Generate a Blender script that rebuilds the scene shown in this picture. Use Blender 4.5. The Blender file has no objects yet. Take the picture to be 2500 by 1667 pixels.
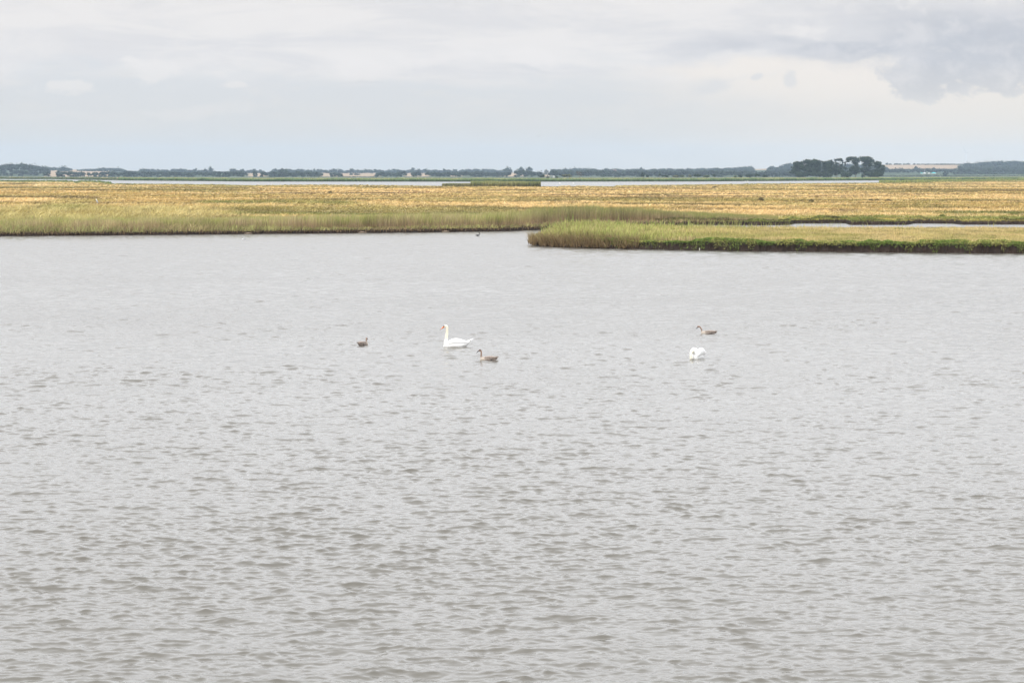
import bpy, math, random
import numpy as np
from mathutils import Vector
R = math.radians
C = bpy.context.scene.collection
sc = bpy.context.scene
rng = np.random.default_rng(7)
random.seed(7)

# ------------------------------------------------------------------ camera
LENS = 85.0
SC = LENS/50.0
F = 2500*LENS/36.0          # focal length in photo pixels
CX, CY, HY, CAMZ = 1250.0, 833.5, 424.0, 6.8
TH = math.atan((CY-HY)/F)
cam_d = bpy.data.cameras.new('camera')
cam_d.lens = LENS; cam_d.sensor_width = 36; cam_d.clip_start = .5; cam_d.clip_end = 30000
cam = bpy.data.objects.new('camera', cam_d); C.objects.link(cam)
cam.location = (0, 0, CAMZ); cam.rotation_euler = (math.pi/2-TH, 0, 0)
sc.camera = cam

# ------------------------------------------------------------------ world sky
SUN_EL, SUN_AZ = 48, 215      # azimuth clockwise from +Y: behind the camera, to the left
w = bpy.data.worlds.new('World'); sc.world = w; w.use_nodes = True
nt = w.node_tree; nt.nodes.clear()
def N(tree, typ, **kw):
    n = tree.nodes.new(typ)
    for k, v in kw.items(): setattr(n, k, v)
    return n
def L(tree, a, b): tree.links.new(a, b)
class G:
    """tiny maths-node writer"""
    def __init__(s, t): s.t = t
    def m(s, op, a, b=None, c=None, clamp=False):
        n = N(s.t, 'ShaderNodeMath', operation=op); n.use_clamp = clamp
        for i, v in enumerate((a, b, c)):
            if v is None: continue
            if isinstance(v, (int, float)): n.inputs[i].default_value = v
            else: L(s.t, v, n.inputs[i])
        return n.outputs[0]
    def smooth(s, v, lo, hi):
        n = N(s.t, 'ShaderNodeMapRange', interpolation_type='SMOOTHSTEP')
        L(s.t, v, n.inputs[0]); n.inputs[1].default_value = lo; n.inputs[2].default_value = hi
        return n.outputs[0]
    def noise(s, vec, scale, detail=5, rough=.55, dist=0, w_=None):
        n = N(s.t, 'ShaderNodeTexNoise'); n.inputs['Scale'].default_value = scale
        n.inputs['Detail'].default_value = detail; n.inputs['Roughness'].default_value = rough
        n.inputs['Distortion'].default_value = dist
        if vec is not None: L(s.t, vec, n.inputs['Vector'])
        return n.outputs['Fac']
    def xyz(s, x, y, z=0.0):
        n = N(s.t, 'ShaderNodeCombineXYZ')
        for i, v in enumerate((x, y, z)):
            if isinstance(v, (int, float)): n.inputs[i].default_value = v
            else: L(s.t, v, n.inputs[i])
        return n.outputs[0]
    def mix(s, f, a, b):
        n = N(s.t, 'ShaderNodeMix', data_type='RGBA')
        for i, v in ((0, f), (6, a), (7, b)):
            if isinstance(v, (int, float)): n.inputs[i].default_value = v
            elif isinstance(v, tuple): n.inputs[i].default_value = (*v, 1)
            else: L(s.t, v, n.inputs[i])
        return n.outputs[2]
g = G(nt)
tc = N(nt, 'ShaderNodeTexCoord')
sep = N(nt, 'ShaderNodeSeparateXYZ'); L(nt, tc.outputs['Generated'], sep.inputs[0])
az = g.m('ARCTAN2', sep.outputs[0], sep.outputs[1]); el = sep.outputs[2]
sky = N(nt, 'ShaderNodeTexSky', sky_type='NISHITA'); sky.sun_disc = False
sky.sun_elevation = R(SUN_EL); sky.sun_rotation = R(SUN_AZ); sky.air_density = 1; sky.dust_density = 2
# cloud colour by elevation (values are radiance; /0.1 for the background strength)
warpn = N(nt, 'ShaderNodeTexNoise'); warpn.inputs['Scale'].default_value = 14*SC; warpn.inputs['Detail'].default_value = 5
v0 = g.xyz(az, g.m('MULTIPLY', el, 2.2), 0.0); L(nt, v0, warpn.inputs['Vector'])
ws = N(nt, 'ShaderNodeSeparateXYZ'); L(nt, warpn.outputs['Color'], ws.inputs[0])
wa = g.m('ADD', az, g.m('MULTIPLY', g.m('SUBTRACT', ws.outputs[0], .5), .045/SC))
we = g.m('ADD', el, g.m('MULTIPLY', g.m('SUBTRACT', ws.outputs[1], .5), .028/SC))
fine = g.noise(g.xyz(az, g.m('MULTIPLY', el, 1.6)), 42*SC, 7, .62, .3)
broad = g.noise(g.xyz(az, g.m('MULTIPLY', el, 3.4), 3.1), 7.5*SC, 6, .55, .4)
def A(px): return math.atan((px-CX)/F)
def E(py): return math.sin(math.atan((HY-py)/F))
def blob(px, py, rx, ry, soft=.5, fn=.6):
    """soft ellipse round a direction, its rim broken up by the fine noise"""
    dx = g.m('DIVIDE', g.m('SUBTRACT', wa, A(px)), rx/F)
    dy = g.m('DIVIDE', g.m('SUBTRACT', we, E(py)), ry/F)
    r = g.m('SQRT', g.m('ADD', g.m('MULTIPLY', dx, dx), g.m('MULTIPLY', dy, dy)))
    r = g.m('ADD', r, g.m('MULTIPLY', g.m('SUBTRACT', fine, .5), -fn))
    return g.smooth(g.m('SUBTRACT', 1.0, r), 0.0, soft)
def fmax(*a):
    o = a[0]
    for b in a[1:]: o = g.m('MAXIMUM', o, b)
    return o
K = 10.0
def k(r, gg, b): return (r*K, gg*K, b*K)
up = g.smooth(el, .07, .26)
blue = k(.775, .78, .785); white = k(.895, .87, .86); mid = k(.76, .765, .785)
# right side is whiter, left bluer
side = g.smooth(g.m('ADD', az, g.m('MULTIPLY', g.m('SUBTRACT', broad, .5), .35/SC)), -.02/SC, .30/SC)
pb = g.smooth(g.noise(g.xyz(az, g.m('MULTIPLY', el, 2.6), 5.0), 16*SC, 5, .6, .5), .45, .7)
blue = g.mix(pb, k(.745, .765, .795), k(.81, .80, .795))
base = g.mix(side, blue, k(.92, .855, .79))
# upper deck of cloud
deck = g.smooth(g.m('ADD', we, g.m('MULTIPLY', g.m('SUBTRACT', broad, .5), .10/SC)), .058/SC, .088/SC)
dk = g.smooth(g.noise(g.xyz(az, g.m('MULTIPLY', el, 5.0), 8.0), 9*SC, 6, .6, .5), .42, .68)
base = g.mix(deck, base, g.mix(dk, white, k(.79, .78, .795)))
# faint low cumulus banks and single small clouds on the left
wisps = fmax(blob(380, 172, 95, 38, .6, 2.2), blob(600, 212, 50, 18, .6, 2.0), blob(155, 222, 80, 24, .6, 2.4), blob(470, 275, 170, 24, .8, 2.0),
             blob(320, 150, 40, 12, .6))
base = g.mix(g.m('MULTIPLY', wisps, .9), base, k(.905, .88, .87))
bank = fmax(blob(480, 272, 230, 22, .8, .8), blob(180, 285, 260, 12, .9), blob(1180, 345, 260, 16, .9))
base = g.mix(g.m('MULTIPLY', bank, .6), base, k(.85, .835, .84))
mids = fmax(blob(880, 165, 140, 42, .6, 1.8), blob(1275, 148, 110, 40, .6, 1.6), blob(1080, 150, 130, 30, .8, 1.6))
base = g.mix(g.m('MULTIPLY', mids, .8), base, k(.92, .89, .88))
base = g.mix(g.m('MULTIPLY', fmax(blob(1290, 172, 70, 9, .8), blob(900, 200, 80, 8, .9)), .6), base, k(.72, .72, .745))
# white glow below the grey cloud on the right
glow = fmax(blob(2050, 215, 560, 85, .8, .5), blob(1800, 170, 320, 40, .8, .5))
base = g.mix(g.m('MULTIPLY', glow, .9), base, k(.97, .90, .83))
# the grey cloud
grey = fmax(blob(2330, 95, 560, 120, .75, 1.4), blob(2420, 140, 280, 85, .45, 1.8), blob(2260, 185, 125, 80, .4, 2.0),
            blob(2440, 195, 90, 48, .5, 2.2), blob(2070, 130, 260, 52, .6, 1.5), blob(1860, 112, 340, 32, .9, 1.2))
base = g.mix(g.m('MULTIPLY', grey, .82), base, g.mix(g.smooth(g.m('ADD', g.m('MULTIPLY', broad, .5), g.m('MULTIPLY', fine, .5)), .40, .60), k(.51, .535, .60), k(.70, .70, .735)))
small = fmax(blob(1735, 205, 75, 34, .8, 1.2), blob(1850, 195, 16, 14, .6, 1.4), blob(1915, 205, 22, 22, .6, 1.4))
base = g.mix(g.m('MULTIPLY', small, .6), base, k(.70, .715, .75))
# brighter overhead, as under any thin overcast
dim = N(nt, 'ShaderNodeVectorMath', operation='MULTIPLY'); L(nt, base, dim.inputs[0]); dim.inputs[1].default_value = (.80, .785, .775)
base = dim.outputs[0]
cloud = g.mix(up, base, g.mix(g.smooth(broad, .3, .7), k(1.72, 1.75, 1.82), k(1.34, 1.36, 1.41)))
cloud = g.mix(g.m('MULTIPLY', g.m('SUBTRACT', 1.0, g.smooth(el, .0, .05)), g.m('GREATER_THAN', el, -.01)), cloud, g.mix(side, k(.63, .575, .50), k(.76, .67, .55)))
below = g.smooth(g.m('MULTIPLY', el, -1), 0.0, .05)
cloud = g.mix(below, cloud, k(.3, .3, .28))
col = g.mix(.94, sky.outputs[0], cloud)
bg = N(nt, 'ShaderNodeBackground'); bg.inputs['Strength'].default_value = .1
L(nt, col, bg.inputs['Color'])
wo = N(nt, 'ShaderNodeOutputWorld'); L(nt, bg.outputs[0], wo.inputs[0])
w.cycles.sampling_method = 'MANUAL'; w.cycles.sample_map_resolution = 512

sun_d = bpy.data.lights.new('sun', 'SUN'); sun_d.energy = 1.5; sun_d.angle = R(14); sun_d.color = (1, .95, .87)
sun = bpy.data.objects.new('sun', sun_d); C.objects.link(sun)
sd = Vector((math.sin(R(SUN_AZ))*math.cos(R(SUN_EL)), math.cos(R(SUN_AZ))*math.cos(R(SUN_EL)), math.sin(R(SUN_EL))))
sun.rotation_euler = sd.to_track_quat('Z', 'Y').to_euler(); sun.location = (0, -20, 60)
sc.view_settings.view_transform = 'Standard'; sc.view_settings.look = 'None'
sc.view_settings.exposure = .33; sc.view_settings.gamma = 1
sc.cycles.volume_max_steps = 64

# ------------------------------------------------------------------ helpers
def dist(py, z=0.0):
    """ground distance at which a point of height z shows in photo row py"""
    return (CAMZ-z)/np.tan(TH+np.arctan((np.asarray(py, float)-CY)/F))
def P(px, py, z=0.0):
    D = dist(py, z); return ((px-CX)/F*(math.cos(TH)*D+math.sin(TH)*(CAMZ-z)), D, z)
def X(px, D, z=0.0): return (px-CX)/F*(math.cos(TH)*D+math.sin(TH)*(CAMZ-z))
def Zof(py, D): return CAMZ-D*np.tan(TH+np.arctan((np.asarray(py, float)-CY)/F))
def proj(x, y, z):
    dz = z-CAMZ; d = y*math.cos(TH)-dz*math.sin(TH); up_ = y*math.sin(TH)+dz*math.cos(TH)
    return CX+F*x/d, CY-F*up_/d
def sstep(a, b, x): t = np.clip((x-a)/(b-a), 0, 1); return t*t*(3-2*t)
TAB = [np.random.default_rng(100+i).random((256, 256)) for i in range(6)]
def vn(x, y, s=0):
    x = np.asarray(x, float); y = np.asarray(y, float)
    xi = np.floor(x).astype(int); yi = np.floor(y).astype(int); fx = x-xi; fy = y-yi
    fx = fx*fx*(3-2*fx); fy = fy*fy*(3-2*fy); T = TAB[s % 6]
    a = T[xi & 255, yi & 255]; b = T[(xi+1) & 255, yi & 255]; c = T[xi & 255, (yi+1) & 255]; d = T[(xi+1) & 255, (yi+1) & 255]
    return (a*(1-fx)+b*fx)*(1-fy)+(c*(1-fx)+d*fx)*fy
def fbm(x, y, s=0, o=4, r=.5):
    t = 0; a = 1; n = 0
    for i in range(o): t = t+a*vn(x*2**i+17.3*i, y*2**i+5.1*i, s+i); n += a; a *= r
    return t/n
def mixc(a, b, t): t = np.clip(np.asarray(t), 0, 1)[..., None]; return a*(1-t)+b*t
def cc(*v): return np.array(v, float)

def tag(o, label=None, cat=None, group=None, kind=None):
    if label: o['label'] = label
    if cat: o['category'] = cat
    if group: o['group'] = group
    if kind: o['kind'] = kind
    return o
def mesh(name, V, faces, mat, parent=None, col=None, smooth=False, loc=(0, 0, 0)):
    """V (n,3); faces: list of index arrays (m,3) or (m,4)"""
    me = bpy.data.meshes.new(name); V = np.asarray(V, np.float32)
    if not isinstance(faces, list): faces = [faces]
    faces = [np.asarray(f, np.int32) for f in faces if len(f)]
    me.vertices.add(len(V)); me.vertices.foreach_set('co', V.ravel())
    tot = np.concatenate([np.full(len(f), f.shape[1], np.int32) for f in faces])
    idx = np.concatenate([f.ravel() for f in faces])
    me.loops.add(len(idx)); me.loops.foreach_set('vertex_index', idx)
    me.polygons.add(len(tot)); st = np.concatenate([[0], np.cumsum(tot)[:-1]]).astype(np.int32)
    me.polygons.foreach_set('loop_start', st)
    if smooth: me.polygons.foreach_set('use_smooth', np.ones(len(tot), bool))
    me.update(calc_edges=True)
    if col is not None:
        ca = me.color_attributes.new('Col', 'FLOAT_COLOR', 'POINT')
        ca.data.foreach_set('color', np.concatenate([col, np.ones((len(col), 1))], 1).astype(np.float32).ravel())
    if mat: me.materials.append(mat)
    o = bpy.data.objects.new(name, me); C.objects.link(o); o.location = loc
    if parent: o.parent = parent
    return o
def empty(name, loc, rz=0, s=1):
    o = bpy.data.objects.new(name, None); C.objects.link(o); o.location = loc; o.rotation_euler = (0, 0, rz)
    o.scale = (s, s, s); o.empty_display_size = .2; return o

def new_mat(name, rough=.8, color=(.5, .5, .5), spec=.3):
    m = bpy.data.materials.new(name); m.use_nodes = True
    b = m.node_tree.nodes['Principled BSDF']; b.inputs['Roughness'].default_value = rough
    b.inputs['Base Color'].default_value = (*color, 1); b.inputs['Specular IOR Level'].default_value = spec
    return m, m.node_tree, b
def mottled(name, c1, c2, scale, rough=.8, spec=.3, lo=.4, hi=.6, bump=0, stretch=(1, 1, 1)):
    m, t, b = new_mat(name, rough, c1, spec); q = G(t)
    tcn = N(t, 'ShaderNodeTexCoord'); mp = N(t, 'ShaderNodeMapping'); mp.inputs['Scale'].default_value = stretch
    L(t, tcn.outputs['Object'], mp.inputs[0]); n = q.noise(mp.outputs[0], scale, 4, .6)
    L(t, q.mix(q.smooth(n, lo, hi), c1, c2), b.inputs['Base Color'])
    if bump:
        bm = N(t, 'ShaderNodeBump'); bm.inputs['Strength'].default_value = .6; bm.inputs['Distance'].default_value = bump
        L(t, n, bm.inputs['Height']); L(t, bm.outputs[0], b.inputs['Normal'])
    return m
def foliage_mat(name, vary=.35, trans=.25, use_col=True, c=(.05, .07, .02)):
    m, t, b = new_mat(name, .75, c, .15); q = G(t)
    geo = N(t, 'ShaderNodeNewGeometry')
    if use_col:
        at = N(t, 'ShaderNodeAttribute', attribute_name='Col'); src = at.outputs['Color']
    else:
        rg = N(t, 'ShaderNodeRGB'); rg.outputs[0].default_value = (*c, 1); src = rg.outputs[0]
    br = q.m('ADD', q.m('MULTIPLY', geo.outputs['Random Per Island'], 2*vary), 1-vary)
    vm = N(t, 'ShaderNodeVectorMath', operation='SCALE'); L(t, src, vm.inputs[0]); L(t, br, vm.inputs['Scale'])
    L(t, vm.outputs[0], b.inputs['Base Color'])
    tr = N(t, 'ShaderNodeBsdfTranslucent'); L(t, vm.outputs[0], tr.inputs['Color'])
    mx = N(t, 'ShaderNodeMixShader'); mx.inputs[0].default_value = trans
    L(t, b.outputs[0], mx.inputs[1]); L(t, tr.outputs[0], mx.inputs[2])
    L(t, mx.outputs[0], t.nodes['Material Output'].inputs[0])
    return m
M_grass = foliage_mat('grass_blades', .22)
M_leaf = foliage_mat('leaves', .45, .2)

def blades(n, pos, h, wd, c0, c1, lean=.18, wind=(.12, 0)):
    """n tapered blades (two stacked pieces each); returns V, quads, tris, colours"""
    a = rng.random(n)*math.pi; dx = np.cos(a)*wd/2; dy = np.sin(a)*wd/2
    lx = (rng.normal(0, lean, n)+wind[0])*h; ly = (rng.normal(0, lean, n)+wind[1])*h
    V = np.empty((n, 5, 3)); pos = np.asarray(pos)
    V[:, 0] = pos; V[:, 0, 0] -= dx; V[:, 0, 1] -= dy
    V[:, 1] = pos; V[:, 1, 0] += dx; V[:, 1, 1] += dy
    md = pos.copy(); md[:, 0] += lx*.35; md[:, 1] += ly*.35; md[:, 2] += h*.6
    V[:, 2] = md; V[:, 2, 0] += dx*.8; V[:, 2, 1] += dy*.8
    V[:, 3] = md; V[:, 3, 0] -= dx*.8; V[:, 3, 1] -= dy*.8
    tp = pos.copy(); tp[:, 0] += lx; tp[:, 1] += ly; tp[:, 2] += h
    V[:, 4] = tp
    b = np.arange(n)*5
    q = np.stack([b, b+1, b+2, b+3], 1); t = np.stack([b+3, b+2, b+4], 1)
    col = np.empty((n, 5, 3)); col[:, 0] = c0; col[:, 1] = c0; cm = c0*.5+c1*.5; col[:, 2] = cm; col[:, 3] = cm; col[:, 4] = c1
    return V.reshape(-1, 3), q, t, col.reshape(-1, 3)
def join(parts):
    Vs, qs, ts, cs = [], [], [], []; o = 0
    for V, q, t, c in parts:
        Vs.append(V); qs.append(q+o); ts.append(t+o); cs.append(c); o += len(V)
    return np.concatenate(Vs), [np.concatenate(qs), np.concatenate(ts)], np.concatenate(cs)

# ------------------------------------------------------------------ water
def water_mat():
    m, t, b = new_mat('lake_water', .07, (.13, .122, .105), .5); q = G(t)
    b.inputs['IOR'].default_value = 1.333
    gp = N(t, 'ShaderNodeNewGeometry'); sx = N(t, 'ShaderNodeSeparateXYZ'); L(t, gp.outputs['Position'], sx.inputs[0])
    rr = q.m('ADD', .05, q.m('MULTIPLY', q.smooth(sx.outputs[1], 40, 300), .20)); L(t, rr, b.inputs['Roughness'])
    tcn = N(t, 'ShaderNodeTexCoord')
    mp = N(t, 'ShaderNodeMapping'); mp.inputs['Scale'].default_value = (.55, 1.25, 1); mp.inputs['Rotation'].default_value = (0, 0, .12)
    L(t, tcn.outputs['Object'], mp.inputs[0])
    n1 = q.noise(mp.outputs[0], 5.5, 3, .6, .6)
    n2 = q.noise(mp.outputs[0], 1.3, 3, .6, .4)
    hgt = q.m('ADD', q.m('MULTIPLY', n1, q.m('ADD', .012, q.m('MULTIPLY', q.smooth(sx.outputs[1], 45, 110), .022))), q.m('MULTIPLY', n2, .035))
    mp2 = N(t, 'ShaderNodeMapping'); mp2.inputs['Scale'].default_value = (.35, 1, 1); L(t, tcn.outputs['Object'], mp2.inputs[0])
    patch = q.smooth(q.noise(mp2.outputs[0], .06, 3, .6), .3, .7)
    bm = N(t, 'ShaderNodeBump'); bm.inputs['Distance'].default_value = 1.0
    L(t, q.m('ADD', q.m('MULTIPLY', patch, .35), .5), bm.inputs['Strength'])
    L(t, hgt, bm.inputs['Height']); L(t, bm.outputs[0], b.inputs['Normal'])
    return m
def build_water():
    q_ = np.linspace(0, 1, 2050); st = np.interp(q_, [0, .35, 1], [1.2, .6, .28]); pys = 1800-np.cumsum(st)*(1255/st.sum())
    D = dist(pys); nr = len(D)
    u = np.linspace(-.46, .46, 1150)/SC; nc = len(u)
    Y = np.repeat(D[:, None], nc, 1); Xg = u[None]*(Y+6*SC)
    dr = np.abs(np.gradient(D)); du = (u[1]-u[0])*(D+6*SC); sp = np.maximum(dr, du*.8)
    Z = np.zeros_like(Y); DX = np.zeros_like(Y); DY = np.zeros_like(Y)
    r = np.random.default_rng(23); n = 190
    lam = np.exp(r.uniform(math.log(.13), math.log(2.2), n)); ang = r.normal(-.05, .66, n); ph = r.random(n)*6.283
    gust = .62+.75*fbm(Xg/11, Y/9, 1, 4)
    tot = .168
    for i in range(n):
        wgt = sstep(1.7, 3.6, lam[i]/sp)
        act = np.where(wgt > 0)[0]
        if not len(act): continue
        a0 = act.min(); a1 = act.max()+1
        kk = 2*math.pi/lam[i]; kx = kk*math.sin(ang[i]); ky = -kk*math.cos(ang[i])
        slope = tot*math.sqrt(2/n)*(1.45 if lam[i] < .5 else (.9 if lam[i] < .9 else .46))
        far = (1-.13*sstep(36, 62, D[a0:a1, None]) if lam[i] < .9 else 1+.9*sstep(70, 200, D[a0:a1, None]))
        p = kx*Xg[a0:a1]+ky*Y[a0:a1]+ph[i]; A_ = slope/kk*wgt[a0:a1, None]*far
        Z[a0:a1] += A_*np.cos(p); s = np.sin(p)*A_*1.05
        DX[a0:a1] -= s*kx/kk; DY[a0:a1] -= s*ky/kk
    DY -= .6*Z
    Z *= gust; fade = 1-sstep(310, 333, D)[:, None]; Z *= fade
    V = np.stack([Xg+DX*gust*fade, Y+DY*gust*fade, Z], -1).reshape(-1, 3)
    i = np.arange(nr-1)[:, None]*nc+np.arange(nc-1)[None]; i = i.ravel()
    f = np.stack([i, i+1, i+nc+1, i+nc], 1)
    # the rest of the lakes: one flat sheet a little below the crests
    S = np.array([(-6000, -400, -.16), (6000, -400, -.16), (6000, 5600, -.16), (-6000, 5600, -.16)]); o = len(V)
    V = np.concatenate([V, S]); f = np.concatenate([f, [[o, o+1, o+2, o+3]]])
    ob = mesh('water', V, f, water_mat(), smooth=True)
    tag(ob, kind='structure')
build_water()
gm = mottled('silt', (.10, .085, .06), (.15, .13, .09), .02)
tag(mesh('ground', [(-9000, -900, -3), (9000, -900, -3), (9000, 17500, -3), (-9000, 17500, -3)], np.array([[0, 1, 2, 3]]), gm), kind='structure')

# ------------------------------------------------------------------ land
TAN = cc(.62, .455, .225); GOLD = cc(.46, .33, .135); OLIVE = cc(.22, .19, .065); GREEN = cc(.17, .21, .05)
BRIGHT = cc(.22, .31, .05); DARK = cc(.10, .075, .035); MUD = cc(.036, .026, .021); STRAW = cc(.46, .34, .19)
REED = cc(.27, .30, .10); PALE = cc(.40, .36, .16); GREYMUD = cc(.16, .14, .13)
PX = lambda pts: (np.array([p[0] for p in pts], float), np.array([p[1] for p in pts], float))
front_pts = PX([(-900, 580), (0, 577), (300, 574.5), (620, 571.5), (1000, 568), (1240, 564.5), (1310, 562), (1400, 557),
                (1500, 553), (1600, 551), (1700, 549.5), (1860, 550), (1925, 549.5), (1940, 546), (2065, 545), (2078, 549), (2215, 549),
                (2232, 545.5), (2330, 546), (2350, 548.5), (2500, 548), (3600, 547)])
back_pts = PX([(-900, 440), (0, 442.5), (130, 442.5), (178, 443.5), (186, 446), (200, 443), (240, 444), (270, 448), (330, 448.5), (520, 450.5),
               (620, 452.5), (760, 451), (900, 452), (1000, 453.5), (1300, 455), (1365, 455), (1370, 453.5), (1390, 453.5), (1396, 455), (1410, 453.5),
               (1470, 454.5), (1500, 455), (1505, 452.5), (1700, 451), (1860, 448.5), (2000, 447.5), (2150, 446), (2300, 443.5), (2430, 441.5), (2500, 440.5), (3600, 440)])
def uof(px, D): return X(px, D)/D
def line_D(px, pts, z=0.0): return dist(np.interp(px, *pts), z)

bands = [  # px0, px1, py, half thickness in px, colour, strength  (patches of the meadow where they lie)
 (-900, 620, 459, 1.3, OLIVE*.8, .8), (-900, 640, 465, .8, OLIVE*.6, .7), (300, 800, 462, .9, OLIVE*.7, .6), (-900, 235, 481.5, 1.0, DARK, .8),
 (190, 300, 497, 1.8, DARK, .7), (430, 700, 476, 2.5, OLIVE, .5), (480, 860, 494.5, 4, GREEN*.8, .6), (640, 760, 466, .8, DARK*1.3, .7), (60, 120, 496, 2, DARK, .6),
 (900, 1160, 471.5, 1.0, DARK*1.5, .7), (560, 1260, 512, 9, OLIVE*1.2, .65), (580, 1300, 519, 6, OLIVE*.8, .7), (560, 1300, 524, 2.0, GREEN*.8, .8), (500, 700, 514, 3, DARK, .5),
 (100, 220, 506, 8, GREEN*.9, .6), (1240, 1600, 489, 2, OLIVE, .5), (1240, 1420, 491, 1.2, DARK*1.2, .5),
 (1650, 1720, 506, 2, DARK, .5), (2050, 2500, 489.5, 2.2, OLIVE, .7), (2200, 3600, 466, 1.5, DARK, .6), (2140, 2400, 469, 1.5, OLIVE*.7, .7),
 (1980, 2120, 455, 1.0, DARK, .6), (1990, 3600, 456.5, .8, DARK*1.2, .5), (2050, 2200, 481, 1.2, DARK, .6), (2040, 2320, 503, 1.6, OLIVE*.7, .7),
 (2040, 2100, 515, 3, DARK, .5), (1900, 3600, 529, 3.0, GREEN*.85, .75), (1960, 3600, 535, 2.0, cc(.42, .33, .05), .8), (2290, 3600, 519, 3.0, GREEN*.7, .7),
 (1930, 3600, 532, 1.2, DARK, .6), (2180, 2360, 534, 1.2, GREYMUD, .7), (2230, 2340, 541, 2.5, GREYMUD, .85), (1480, 1900, 459, .8, DARK*1.4, .6), (1230, 1500, 464, .8, OLIVE*.8, .5),
 (1300, 3600, 497.5, 1.0, OLIVE, .5), (-900, 3600, 456.2, 1.3, OLIVE*1.2, .55),
]
def meadow_color(x, y):
    px, py = proj(x, y, .6)
    ly = np.log(np.maximum(y, 10))*15; y = y/SC; ly = ly+1.6*fbm(x/45, ly*.35, 2, 3)+.5*fbm(x/9, ly, 1, 2)
    wy = (fbm(x/30, y/30, 2, 3)-.5)*5*np.clip((py-440)/60, .15, 1.4)
    n = fbm(x/60+ly*.2, ly*.8+x/90, 0, 5, .6); n2 = fbm(x/17+ly*.3, ly*1.5-x/70, 3, 4, .6); n3 = fbm(x/38+9, ly*1.7+x/60, 4, 5, .6)
    c = mixc(GOLD, TAN, sstep(.36, .60, n))
    c = mixc(c, OLIVE*1.4, sstep(.48, .70, n2)*.65)
    c = mixc(c, DARK*1.6, sstep(.56, .68, n3)*.75); c = mixc(c, OLIVE*1.1, sstep(.55, .75, fbm(x/120+3, ly*.55, 5, 4))*.6)
    for a, b, p, hh, cl, s in bands:
        k_ = sstep(a-25, a+25, px)*(1-sstep(b-25, b+25, px))*np.exp(-((py+wy*.8-p)/hh)**2)
        k_ = k_*(.45+1.1*fbm(x/9, y/6, 5, 3))
        c = mixc(c, cl, k_*s*1.1)
    # green strip beside the far water
    bk = np.interp(px, *back_pts)
    c = mixc(c, GREEN*1.0, np.exp(-((py-bk)/2.4)**2)*(.55+.5*(fbm(x/40, y/40, 1, 2) > .5))*sstep(1500, 300, px)+np.exp(-((py-bk)/2.0)**2)*.7*sstep(1400, 1600, px))
    # rough olive grass on the left behind the reeds
    lz = sstep(900, 250, px)*sstep(486, 520, py+wy)
    c = mixc(c, mixc(PALE*1.05, OLIVE*1.3, sstep(.40, .62, fbm(x/9, ly*1.2, 5, 4))), lz*.75)
    # reed belt along the shore
    fr = np.interp(px, *front_pts)
    rz = (1-sstep(1700, 1850, px))*sstep(34, 22, fr-py)
    c = mixc(c, mixc(REED, STRAW*.8, sstep(.4, .65, n2)), rz*.8)
    c = mixc(c, cc(.24, .17, .09), (1-sstep(1700, 1850, px))*sstep(12, 6, fr-py)*.75)
    # low green turf beside the side channel
    gz = sstep(1650, 1850, px)*sstep(26, 12, fr-py)
    c = mixc(c, mixc(GREEN, cc(.30, .25, .06), sstep(.4, .6, n)), gz*.7)
    return c
def meadow_height(x, y):
    px, py = proj(x, y, .6); y = y/SC; fr = np.interp(px, *front_pts); bk = np.interp(px, *back_pts)
    h = .30+.30*fbm(x/12, y/6, 2, 3)
    h = h*(1-.55*np.exp(-((py-518)/9)**2)*sstep(500, 640, px)*sstep(1500, 1250, px))
    h = h*(1-.6*sstep(1650, 1850, px)*sstep(26, 14, fr-py))
    h = h+.55*sstep(900, 350, px)*sstep(490, 520, py)
    h = h+.5*np.exp(-((py-bk)/1.6)**2)*(1-sstep(1000, 1080, px)*(1-sstep(1500, 1700, px)))
    return h

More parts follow.
